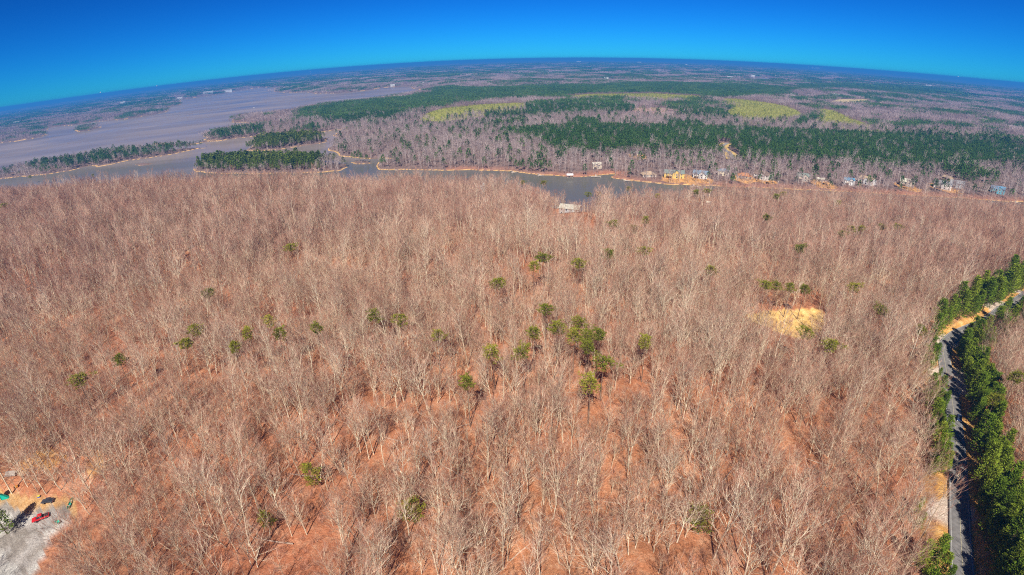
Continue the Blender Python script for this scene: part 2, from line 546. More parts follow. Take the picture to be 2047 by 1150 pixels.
def joined(name, parts, mats):
    """one mesh of several builders, a material each"""
    v, f, mi = [], [], []
    for i, mb in enumerate(parts):
        n = len(v)
        v += mb.v
        f += [tuple(n + k for k in q) for q in mb.f]
        mi += [i] * len(mb.f)
    me = bpy.data.meshes.new(name)
    me.from_pydata(v, [], f)
    for m in mats:
        me.materials.append(m)
    me.polygons.foreach_set('material_index', mi)
    me.update()
    return me
def pine_tree(seed, H, base=.5, width=2.6, clumps=46, blades=15, size=.62, cone=False, sides=5):
    random.seed(seed)
    T, K = MB(), MB()
    n = 6
    bend = (rv(-.5, .5), rv(-.5, .5))
    pts = [Vector((bend[0] * (i / n)**2, bend[1] * (i / n)**2, H * .97 * i / n)) for i in range(n + 1)]
    pts[0].z = -.5
    r0 = H * .011 + .03
    T.tube(pts, [r0 * (1 - .88 * i / n) for i in range(n + 1)], sides)
    skip = rv(0, 6)
    for k in range(clumps):
        f = base + (1 - base) * ((k + rv(0, 1)) / clumps)**(.85 if cone else 1.0)
        f = min(f, .995)
        s = (f - base) / (1 - base)
        prof = (1 - s)**.8 * .95 + .12 if cone else math.sin(math.pi * (.18 + .78 * s))**.7
        a = k * 2.399 + rv(-.4, .4)
        lob = 1 + .4 * math.sin(a * 2 + skip) + .35 * math.sin(a + skip * 2 + s * 3) + .2 * math.sin(a * 3 + k)
        rr = width * prof * lob * rv(.55, 1.08)
        q = f * n
        i = min(int(q), n - 1)
        p = pts[i].lerp(pts[i + 1], q - i)
        e = p + Vector((math.cos(a) * rr, math.sin(a) * rr, rr * rv(.1, .5)))
        K_r = .02 + .01 * rr
        T.spike(p, p.lerp(e, .9), K_r)
        for j in range(blades):
            o = e + Vector((rv(-1, 1), rv(-1, 1), rv(-.55, .55))) * size * .95 - (e - p) * rv(0, .35)
            d = (Vector((math.cos(a), math.sin(a), .6)) + Vector((rv(-1, 1), rv(-1, 1), rv(-.6, 1)))).normalized()
            w = d.cross(Vector((rv(-1, 1), rv(-1, 1), rv(-1, 1)))).normalized() * size * rv(.16, .3)
            K.add([o - w, o + w, o + d * size * rv(.7, 1.25)], [(0, 1, 2)])
    return T, K
def far_bare(seed, H, blades=34, w=.17, wid=3.2):
    random.seed(seed)
    B, = (MB(),)
    B.spike((0, 0, -.5), (rv(-.3, .3), rv(-.3, .3), H * .9), .22)
    for k in range(7):
        a = rv(0, 6.3)
        z = H * rv(.35, .65)
        B.spike((0, 0, z), (math.cos(a) * wid * .7, math.sin(a) * wid * .7, z + H * .3), .11)
    for k in range(blades):
        a, r = rv(0, 6.3), wid * math.sqrt(rv(0, 1))
        z = H * rv(.48, .86)
        p = Vector((math.cos(a) * r * .8, math.sin(a) * r * .8, z))
        d = Vector((math.cos(a) * .4 + rv(-.5, .5), math.sin(a) * .4 + rv(-.5, .5), rv(.3, 1.1))).normalized()
        u = d.cross(Vector((rv(-1, 1), rv(-1, 1), rv(-.3, .3)))).normalized() * w * rv(.5, 1.1)
        B.add([p - u, p + u, p + d * rv(1.4, 3.0)], [(0, 1, 2)])
    return B
def tuft(B, x, y, H, wid, blades, w, kind):
    for k in range(blades):
        a, r = rv(0, 6.3), wid * math.sqrt(rv(0, 1))
        if kind == 'pine':
            z = H * rv(.35, .92)
            r *= 1.25 - z / H * .9
        else:
            z = H * rv(.25, .72)
        p = Vector((x + math.cos(a) * r, y + math.sin(a) * r, z))
        if kind == 'pine':
            d = Vector((math.cos(a) + rv(-.5, .5), math.sin(a) + rv(-.5, .5), rv(.1, 1.2))).normalized()
        else:
            d = Vector((math.cos(a) * .25 + rv(-.25, .25), math.sin(a) * .25 + rv(-.25, .25), 1)).normalized()
        u = d.cross(Vector((rv(-1, 1), rv(-1, 1), rv(-.3, .3)))).normalized() * w * rv(.6, 1.2)
        L = (H * .33 if kind == 'bare' else w * 2.6) * rv(.7, 1.2)
        B.add([p - u, p + u, p + d * L], [(0, 1, 2)])
    if kind == 'bare':
        B.spike((x, y, 0), (x, y, H * .8), .3)
def grove(seed, size, n, kind, blades, w, H=15):
    random.seed(seed)
    B = MB()
    for k in range(n):
        tuft(B, rv(-.5, .5) * size, rv(-.5, .5) * size, H * rv(.75, 1.15), size / math.sqrt(n) * .5, blades, w, kind)
    return B

# ------------------------------------------------------------------ scattering what nobody could count
def scatter(name, label, cat, x, y, z, scl, rot, pick, meshes):
    me = bpy.data.meshes.new(name)
    n = len(x)
    me.vertices.add(n)
    me.vertices.foreach_set('co', np.stack([x, y, z], 1).astype(np.float32).ravel())
    for an, ty, val in (('scl', 'FLOAT_VECTOR', scl), ('rot', 'FLOAT_VECTOR', rot)):
        at = me.attributes.new(an, ty, 'POINT')
        at.data.foreach_set('vector', np.asarray(val, np.float32).ravel())
    at = me.attributes.new('pick', 'INT', 'POINT')
    at.data.foreach_set('value', np.asarray(pick, np.int32))
    o = ob(name, me)
    tag(o, label, cat, None, 'stuff')
    ng = bpy.data.node_groups.new(name + '_scatter', 'GeometryNodeTree')
    ng.interface.new_socket('Geometry', in_out='INPUT', socket_type='NodeSocketGeometry')
    ng.interface.new_socket('Geometry', in_out='OUTPUT', socket_type='NodeSocketGeometry')
    N, L = ng.nodes, ng.links
    gi, go = N.new('NodeGroupInput'), N.new('NodeGroupOutput')
    iop = N.new('GeometryNodeInstanceOnPoints')
    jn = N.new('GeometryNodeJoinGeometry')
    for m in meshes:
        src = bpy.data.objects.new(name + '_source', m)
        oi = N.new('GeometryNodeObjectInfo')
        oi.inputs['Object'].default_value = src
        gt = N.new('GeometryNodeGeometryToInstance')
        L.new(oi.outputs['Geometry'], gt.inputs[0])
        L.new(gt.outputs[0], jn.inputs[0])
    def attr(nm, ty):
        a = N.new('GeometryNodeInputNamedAttribute')
        a.data_type = ty
        a.inputs['Name'].default_value = nm
        return a.outputs['Attribute']
    L.new(gi.outputs[0], iop.inputs['Points'])
    L.new(jn.outputs[0], iop.inputs['Instance'])
    iop.inputs['Pick Instance'].default_value = True
    L.new(attr('pick', 'INT'), iop.inputs['Instance Index'])
    L.new(attr('rot', 'FLOAT_VECTOR'), iop.inputs['Rotation'])
    L.new(attr('scl', 'FLOAT_VECTOR'), iop.inputs['Scale'])
    L.new(iop.outputs[0], go.inputs[0])
    md = o.modifiers.new('scatter', 'NODES')
    md.node_group = ng
    return o
def grid_points(x0, x1, y0, y1, step, jit=.45, seed=1):
    g = np.random.default_rng(seed)
    X, Y = np.meshgrid(np.arange(x0, x1, step), np.arange(y0, y1, step))
    X, Y = X.ravel(), Y.ravel()
    return X + g.uniform(-jit, jit, X.shape) * step, Y + g.uniform(-jit, jit, X.shape) * step
def polar_points(r0, r1, a0, a1, step, seed=1):
    """jittered points at about STEP apart in the sector seen"""
    g = np.random.default_rng(seed)
    n = int((a1 - a0) / 2 * (r1 * r1 - r0 * r0) / (step * step))
    # stratify: jittered cartesian grid cut to the sector
    X, Y = grid_points(-r1, r1, r0 * .2, r1, step, .48, seed)
    r, a = np.hypot(X, Y), np.arctan2(X, Y)
    m = (r > r0) & (r <= r1) & (a > a0) & (a < a1)
    return X[m], Y[m]
def rots(n, lean=.06, seed=3):
    g = np.random.default_rng(seed)
    return np.stack([g.normal(0, lean, n), g.normal(0, lean, n), g.uniform(0, 6.283, n)], 1)

# ------------------------------------------------------------------ ground sheet
def make_ground():
    az = np.concatenate([np.linspace(-math.pi, R(-68), 24)[:-1], np.linspace(R(-68), R(68), 1160), np.linspace(R(68), math.pi, 24)[1:-1]])
    rad = [8.0]
    while rad[-1] < 46000:
        r = rad[-1]
        rad.append(r + (5 if r < 60 else 3.2 if r < 340 else 2.6 if r < 760 else r * .0042 if r < 2200 else r * .011))
    rad = np.array(rad)
    A, Rr = np.meshgrid(az, rad)
    x, y = (np.sin(A) * Rr).ravel(), (np.cos(A) * Rr).ravel()
    x, y = np.append(x, 0), np.append(y, 0)
    d = shore(x, y)
    z = terr(x, y, d)
    na, nr = len(az), len(rad)
    i, j = np.meshgrid(np.arange(na), np.arange(nr - 1))
    i, j = i.ravel(), j.ravel()
    i2 = (i + 1) % na
    quads = np.stack([j * na + i, (j + 1) * na + i, (j + 1) * na + i2, j * na + i2], 1)
    k = np.arange(na)
    c = len(x) - 1
    tris = np.stack([np.full(na, c), k, (k + 1) % na], 1)
    me = bpy.data.meshes.new('ground')
    me.vertices.add(len(x))
    me.vertices.foreach_set('co', np.stack([x, y, z], 1).astype(np.float32).ravel())
    nl = quads.size + tris.size
    me.loops.add(nl)
    me.loops.foreach_set('vertex_index', np.concatenate([quads.ravel(), tris.ravel()]).astype(np.int32))
    me.polygons.add(len(quads) + len(tris))
    st = np.concatenate([np.arange(len(quads)) * 4, quads.size + np.arange(len(tris)) * 3]).astype(np.int32)
    me.polygons.foreach_set('loop_start', st)
    me.polygons.foreach_set('use_smooth', [True] * (len(quads) + len(tris)))
    me.update(calc_edges=True)
    # what covers it
    r = np.hypot(x, y)
    col = np.zeros((len(x), 4))
    nlm = near_land(x, y)
    n1 = (vnoise(x, y, 60, 21) * .5 + .5)[:, None]
    col[:, :3] = np.array([.36, .13, .065]) * (1 - n1) + np.array([.5, .22, .105]) * n1
    colb = np.array([.2, .13, .11])
    m = ~nlm
    col[m, :3] = colb
    # reddish banks near the far shore
    rb = m & (d > 0) & (d < 26) & (r < 1300) & (np.arctan2(x, y) > -.12)
    q = (sstep(26, 3, d) * .8 * (vnoise(x, y, 60, 22) * .5 + .75))[:, None]
    col[rb, :3] = (col[:, :3] * (1 - q) + np.array([.42, .17, .1]) * q)[rb]
    def patch(mask, c_, k=1.0):
        col[mask, :3] = col[mask, :3] * (1 - k) + np.array(c_) * k
    near = r < 420
    xn, yn = x[near], y[near]
    wx, wy = xn + vnoise(xn, yn, 5, 31) * 1.6, yn + vnoise(xn, yn, 5, 32) * 1.6
    def npatch(poly, c_, k=1.0):
        mm = np.zeros(len(x), bool)
        mm[near] = inside(poly, wx, wy)
        patch(mm, c_, k)
    npatch(LAWN, (.5, .3, .12), .8)
    npatch(YARD, (.35, .33, .3), .95)
    npatch(STRAW, (.78, .5, .16), .9)
    yn_ = vnoise(x, y, 4, 38)
    ym_ = np.zeros(len(x), bool)
    ym_[near] = inside(YARD, wx, wy)
    patch(ym_ & (yn_ > .25), (.52, .5, .45), .8)
    patch(ym_ & (yn_ < -.35), (.2, .17, .14), .7)
    for c_ in CLAY:
        npatch(c_, (.62, .3, .07), .8)
    ld = np.full(len(x), 1e9)
    ld[near] = line_dist(ROADC, xn, yn)
    ld += vnoise(x, y, 7, 33) * 1.3
    patch(ld < 10, (.42, .23, .07), .6)
    patch(ld < 6.2, (.66, .34, .09), .9)
    patch((ld < 8) & (vnoise(x, y, 12, 34) > .5), (.6, .55, .5), .7)
    # far fields
    mid = (r > 900) & (r < 5000)
    xm, ym = x[mid], y[mid]
    wxm, wym = xm + vnoise(xm, ym, 40, 35) * 9, ym + vnoise(xm, ym, 40, 36) * 9
    def mpatch(regs, c_, k=1.0):
        mm = np.zeros(len(x), bool)
        mm[mid] = in_any(regs, wxm, wym)
        patch(mm, c_, k)
    mpatch(FIELD_REG, (.3, .29, .05), 1)
    mpatch(CUT_REG, (.42, .25, .22), 1)
    mpatch(FARM_REG, (.55, .42, .2), 1)
    lx_, ly_, _z = GA([1346, 1372, 1400, 1488, 1525, 1645, 1812, 1890, 1274], [357, 358, 358, 358, 360, 368, 374, 378, 312])
    for hx, hy in zip(lx_, ly_):
        patch(((x - hx) / 15)**2 + ((y - hy) / 20)**2 + .5 * vnoise(x, y, 7, 39) < 1, (.6, .3, .1), .85)
    # sandy shore
    w_ = np.clip(r * .0018, 1.2, 5) * (1 + .6 * vnoise(x, y, 40, 37))
    patch((d > -.4) & (d < w_), (.7, .41, .14), .95)
    patch(d <= -.4, (.2, .13, .07))
    # land clearance beyond the modelled woods
    col[:, 3] = sstep(9000, 12500, r)
    at = me.attributes.new('cover', 'FLOAT_COLOR', 'POINT')
    at.data.foreach_set('color', col.astype(np.float32).ravel())
    m_, N, L, P = nmat('ground')
    ge = N.new('ShaderNodeNewGeometry')
    va = N.new('ShaderNodeAttribute')
    va.attribute_name = 'cover'
    def noise(scale, detail, rough=.6, vec=None):
        n = N.new('ShaderNodeTexNoise')
        n.inputs['Scale'].default_value = scale
        n.inputs['Detail'].default_value = detail
        n.inputs['Roughness'].default_value = rough
        L.new(vec or ge.outputs['Position'], n.inputs['Vector'])
        return n.outputs['Fac']
    def mrange(v, a, b, c_, d_):
        n = N.new('ShaderNodeMapRange')
        n.inputs[1].default_value, n.inputs[2].default_value, n.inputs[3].default_value, n.inputs[4].default_value = a, b, c_, d_
        L.new(v, n.inputs[0])
        return n.outputs[0]
    def scale(c_, k):
        n = N.new('ShaderNodeVectorMath')
        n.operation = 'SCALE'
        L.new(c_, n.inputs[0])
        L.new(k, n.inputs['Scale'])
        return n.outputs[0]
    c1 = scale(va.outputs['Color'], mrange(noise(2.4, 8, .85), .33, .67, .4, 1.65))
    c2 = scale(c1, mrange(noise(.09, 5), .3, .7, .72, 1.28))
    # tan leaf patches
    mxn = N.new('ShaderNodeMix')
    mxn.data_type = 'RGBA'
    L.new(mrange(noise(.4, 6, .75), .47, .66, 0, .75), mxn.inputs['Factor'])
    L.new(c2, mxn.inputs[6])
    hs = N.new('ShaderNodeHueSaturation')
    hs.inputs['Hue'].default_value = .515
    hs.inputs['Saturation'].default_value = .82
    hs.inputs['Value'].default_value = 1.35
    L.new(c2, hs.inputs['Color'])
    L.new(hs.outputs[0], mxn.inputs[7])
    # distant woods
    rp = N.new('ShaderNodeValToRGB')
    e = rp.color_ramp.elements
    e[0].position, e[0].color = .38, (.025, .06, .03, 1)
    e[1].position, e[1].color = .62, (.3, .22, .2, 1)
    k = e.new(.5)
    k.color = (.17, .14, .12, 1)
    L.new(noise(.0022, 8, .62), rp.inputs[0])
    dw = scale(rp.outputs[0], mrange(noise(.02, 4), .3, .7, .6, 1.4))
    mx2 = N.new('ShaderNodeMix')
    mx2.data_type = 'RGBA'
    L.new(va.outputs['Alpha'], mx2.inputs['Factor'])
    L.new(mxn.outputs[2], mx2.inputs[6])
    L.new(dw, mx2.inputs[7])
    L.new(mx2.outputs[2], P.inputs['Base Color'])
    bp = N.new('ShaderNodeBump')
    bp.inputs['Strength'].default_value = .9
    bp.inputs['Distance'].default_value = .5
    L.new(noise(1.1, 7, .75), bp.inputs['Height'])
    L.new(bp.outputs[0], P.inputs['Normal'])
    P.inputs['Roughness'].default_value = .95
    P.inputs['Specular IOR Level'].default_value = .1
    me.materials.append(m_)
    tag(ob('ground', me), 'russet leaf covered ground falling away to the lake and the far country', None, None, 'structure')
make_ground()

# water sheet
def make_water():
    m_, N, L, P = nmat('lake_water')
    ge = N.new('ShaderNodeNewGeometry')
    mp = N.new('ShaderNodeMapping')
    mp.inputs['Rotation'].default_value = (0, 0, R(-25))
    mp.inputs['Scale'].default_value = (.0016, .007, 1)
    L.new(ge.outputs['Position'], mp.inputs[0])
    n = N.new('ShaderNodeTexNoise')
    n.inputs['Scale'].default_value = 1
    n.inputs['Detail'].default_value = 5
    L.new(mp.outputs[0], n.inputs['Vector'])
    rp = N.new('ShaderNodeValToRGB')
    e = rp.color_ramp.elements
    e[0].position, e[0].color = .35, (.24, .19, .165, 1)
    e[1].position, e[1].color = .65, (.35, .28, .245, 1)
    L.new(n.outputs[0], rp.inputs[0])
    L.new(rp.outputs[0], P.inputs['Base Color'])
    w = N.new('ShaderNodeTexNoise')
    w.inputs['Scale'].default_value = .35
    w.inputs['Detail'].default_value = 4
    L.new(ge.outputs['Position'], w.inputs['Vector'])
    bp = N.new('ShaderNodeBump')
    bp.inputs['Strength'].default_value = .25
    bp.inputs['Distance'].default_value = .2
    L.new(w.outputs[0], bp.inputs['Height'])
    # silty body colour under a wind-roughened skin; sheltered water lies calmer and mirrors more
    df = N.new('ShaderNodeBsdfDiffuse')
    # the silt plume stays out in the open lake; the sheltered arms are clearer and bluer
    sp = N.new('ShaderNodeSeparateXYZ')
    L.new(ge.outputs['Position'], sp.inputs[0])
    ya = N.new('ShaderNodeMath')
    ya.operation = 'MULTIPLY_ADD'
    ya.inputs[1].default_value = 900
    L.new(n.outputs[0], ya.inputs[0])
    L.new(sp.outputs['Y'], ya.inputs[2])
    yr = N.new('ShaderNodeMapRange')
    yr.inputs[1].default_value, yr.inputs[2].default_value = 1150, 1500
    L.new(ya.outputs[0], yr.inputs[0])
    wm_ = N.new('ShaderNodeMix')
    wm_.data_type = 'RGBA'
    L.new(yr.outputs[0], wm_.inputs['Factor'])
    wm_.inputs[6].default_value = (.155, .145, .115, 1)
    L.new(rp.outputs[0], wm_.inputs[7])
    L.new(wm_.outputs[2], df.inputs['Color'])
    gl = N.new('ShaderNodeBsdfGlossy')
    gl.inputs['Roughness'].default_value = .2
    L.new(bp.outputs[0], gl.inputs['Normal'])
    c = N.new('ShaderNodeTexNoise')
    c.inputs['Scale'].default_value = .0035
    c.inputs['Detail'].default_value = 3
    L.new(ge.outputs['Position'], c.inputs['Vector'])
    mr = N.new('ShaderNodeMapRange')
    mr.inputs[1].default_value, mr.inputs[2].default_value, mr.inputs[3].default_value, mr.inputs[4].default_value = .42, .7, .2, .46
    L.new(c.outputs[0], mr.inputs[0])
    ms = N.new('ShaderNodeMixShader')
    L.new(mr.outputs[0], ms.inputs[0])
    L.new(df.outputs[0], ms.inputs[1])
    L.new(gl.outputs[0], ms.inputs[2])
    L.new(ms.outputs[0], N['Material Output'].inputs['Surface'])
    b = MB()
    xs, ys = np.linspace(-6500, 4000, 60), np.linspace(250, 8500, 60)
    for yy in ys:
        for xx in xs:
            b.v.append((xx, yy, 0.0))
    for j in range(59):
        for i in range(59):
            a = j * 60 + i
            b.f.append((a, a + 1, a + 61, a + 60))
    o = build('lake_water', b, m_)
    tag(o, 'brown rippled lake water winding between wooded points', None, None, 'structure')
make_water()

# ------------------------------------------------------------------ road
def strip(name, label, off0, off1, lift, mat, line=None, kind='structure', thick=0.0):
    P = ROADC if line is None else line
    t = np.gradient(P, axis=0)
    t /= np.linalg.norm(t, axis=1)[:, None]
    nrm = np.stack([t[:, 1], -t[:, 0]], 1)
    n = len(P)
    offs = np.linspace(off0, off1, 5 if abs(off1 - off0) > 1 else 2)
    zc = terr(P[:, 0], P[:, 1])
    b = MB()
    for i in range(n):
        for o_ in offs:
            q = P[i] + nrm[i] * o_
            b.v.append((q[0], q[1], zc[i] + .35 + lift - .02 * abs(o_)))
    m = len(offs)
    for i in range(n - 1):
        for j in range(m - 1):
            a = i * m + j
            b.f.append((a, a + 1, a + m + 1, a + m))
    if thick:
        e = len(b.v)
        for i in range(n):
            for o_ in (off0, off1):
                q = P[i] + nrm[i] * (o_ * 1.12)
                b.v.append((q[0], q[1], zc[i] - .6))
        for i in range(n - 1):
            b.f.append((i * m, (i + 1) * m, e + 2 * i + 2, e + 2 * i))
            b.f.append((i * m + m - 1, e + 2 * i + 1, e + 2 * i + 3, (i + 1) * m + m - 1))
    o = build(name, b, mat)
    return tag(o, label, None, None, kind)
M_ASPH = plain('asphalt', (.21, .2, .19), .9, .22, .8)
M_ASPH2 = plain('worn_asphalt', (.29, .275, .25), .9, .2, 1.5)
strip('road', 'grey two lane asphalt road bending between the pine rows', -2.8, 2.8, 0, M_ASPH, thick=1)
strip('road_centre_line', None, -.07, .07, .03, plain('faded_line_paint', (.5, .45, .3), .8, .2))
for s_ in (-2.45, 2.3):
    strip('road_edge_line', None, s_, s_ + .14, .03, plain('white_line_paint', (.55, .54, .5), .8, .2))
# far road loop through the plantation
FLOOP = smooth_line(np.array(W([(1466, 308), (1461, 298), (1452, 292), (1445, 287), (1447, 282), (1455, 278)], 17)), 6)
def far_strip(name, w, lift, mat, label):
    strip(name, label, -w, w, lift, mat, FLOOP)
far_strip('road_verge', 9, .4, plain('dry_verge_grass', (.62, .42, .14), .9, .3, .2), 'dry yellow verge along the far road through the pines')
far_strip('far_road', 3.2, .65, M_ASPH2, 'grey curved road cut through the far pine plantation')

# ------------------------------------------------------------------ tree models
NEARBARE = []
for i, (H, sp, la, su, tw, le, fk) in enumerate([(25, .9, 9, 4, 4, 3, .38), (22, 1.25, 8, 5, 4, 4, .3), (27, .75, 15, 5, 4, 1, .42), (20, 1.3, 8, 5, 4, 4, .28), (23, 1.0, 9, 5, 4, 3, .33), (15, 1.0, 10, 3, 4, 2, .25), (26, 1.0, 11, 4, 4, 3, .45), (18, 1.15, 8, 4, 4, 2, .3), (24, 1.3, 8, 4, 4, 5, .24), (21, .75, 12, 4, 4, 1, .5)]):
    NEARBARE.append((bare_tree(100 + i, H, sp, la, su, tw, 1.0, le, fk), H))
BARE_TRUNK = [t.mesh('bare_trunk', M_BARK) for (t, b, k), H in NEARBARE]
BARE_CROWN = [joined('bare_crown', [b, k], [M_BARK, M_TWIG]) for (t, b, k), H in NEARBARE]
BARE_FULL = [joined('bare_tree', [t, b, k], [M_BARK, M_BARK, M_TWIG]) for (t, b, k), H in NEARBARE]
MIDBARE = []
for i, (H, sp, la, su, tw, le, fk) in enumerate([(24, .9, 6, 4, 3, 3, .36), (21, 1.25, 6, 4, 3, 4, .3), (26, .8, 12, 4, 3, 1, .4), (19, 1.25, 6, 4, 3, 3, .28), (23, 1.0, 7, 4, 3, 3, .34)]):
    t, b, k = bare_tree(200 + i, H, sp, la, su, tw, 1.7, le, fk)
    MIDBARE.append(joined('bare_tree_mid', [t, b, k], [M_BARK, M_BARK2, M_TWIG]))
FARBARE = []
for i in range(5):
    b = far_bare(300 + i, 17 + i, 42, .16 + .01 * i, 3.0)
    me = bpy.data.meshes.new('bare_tree_far')
    me.from_pydata(b.v, [], b.f)
    me.materials.append(M_FARTRUNK)
    me.materials.append(M_FARBARE)
    me.polygons.foreach_set('material_index', [0 if k < 24 else 1 for k in range(len(b.f))])
    me.update()
    FARBARE.append(me)
PINES = []
for i in range(5):
    t, k = pine_tree(400 + i, 22 + i * .6, .74 + .015 * i, 3.3, 40 + 4 * i, 18, .72)
    PINES.append((t.mesh('pine_trunk', M_PINEBARK), k.mesh('pine_crown', M_NEEDLE), joined('pine_tree', [t, k], [M_PINEBARK, M_NEEDLE])))
CONES = []
for i in range(5):
    t, k = pine_tree(500 + i, 13 + i * .7, .1, 2.9, 120, 15, .62, True)
    CONES.append((t.mesh('pine_trunk', M_PINEBARK), k.mesh('pine_crown', M_ROADNEEDLE)))
YOUNG = []
for i in range(3):
    t, k = pine_tree(560 + i, 8.5 + i, .18, 3.0, 60, 15, .6)
    YOUNG.append((t.mesh('pine_trunk', M_PINEBARK), k.mesh('pine_crown', M_NEEDLE)))
def far_pine(seed, H, wid, n, base, mat, w=.5):
    random.seed(seed)
    B = MB()
    B.spike((0, 0, -.5), (0, 0, H * .9), .2)
    n0 = len(B.f)
    for k in range(n):
        s = random.random()**.8
        z = H * (base + (1 - base) * s)
        a = rv(0, 6.3)
        r = wid * (1 - s)**.6 * rv(.4, 1.05) + .1
        p = Vector((math.cos(a) * r, math.sin(a) * r, z))
        d = Vector((math.cos(a) + rv(-.6, .6), math.sin(a) + rv(-.6, .6), rv(-.1, 1.1))).normalized()
        u = d.cross(Vector((rv(-1, 1), rv(-1, 1), rv(-1, 1)))).normalized() * w * rv(.6, 1.2)
        B.add([p - u, p + u, p + d * w * rv(1.8, 3)], [(0, 1, 2)])
    me = bpy.data.meshes.new('pine_far')
    me.from_pydata(B.v, [], B.f)
    me.materials.append(M_FARBARE)
    me.materials.append(mat)
    me.polygons.foreach_set('material_index', [0 if i < n0 else 1 for i in range(len(B.f))])
    me.update()
    return me
FARPINE = [far_pine(600 + i, 14 + i * .8, 2.7 + .15 * i, 100, .42, M_FARPINE, .6) for i in range(5)]
ISLEPINE = [far_pine(620 + i, 14 + i * .7, 2.9 + .15 * i, 120, .4, M_ISLEPINE, .6) for i in range(4)]
SHRUBS = [far_pine(650 + i, 2.6, 1.3, 16, .1, M_SHRUB, .5) for i in range(3)]
GB = [grove(700 + i, 34, 13, 'bare', 9, .42).mesh('bare_grove', M_FARBARE) for i in range(4)]
GP = [grove(720 + i, 34, 20, 'pine', 15, .8, 14).mesh('pine_grove', M_FARPINE) for i in range(4)]
HB = [grove(740 + i, 120, 46, 'bare', 7, 1.5).mesh('bare_wood_patch', M_FARBARE) for i in range(3)]
HP = [grove(760 + i, 120, 60, 'pine', 9, 2.4, 15).mesh('pine_wood_patch', M_FARPINE) for i in range(3)]

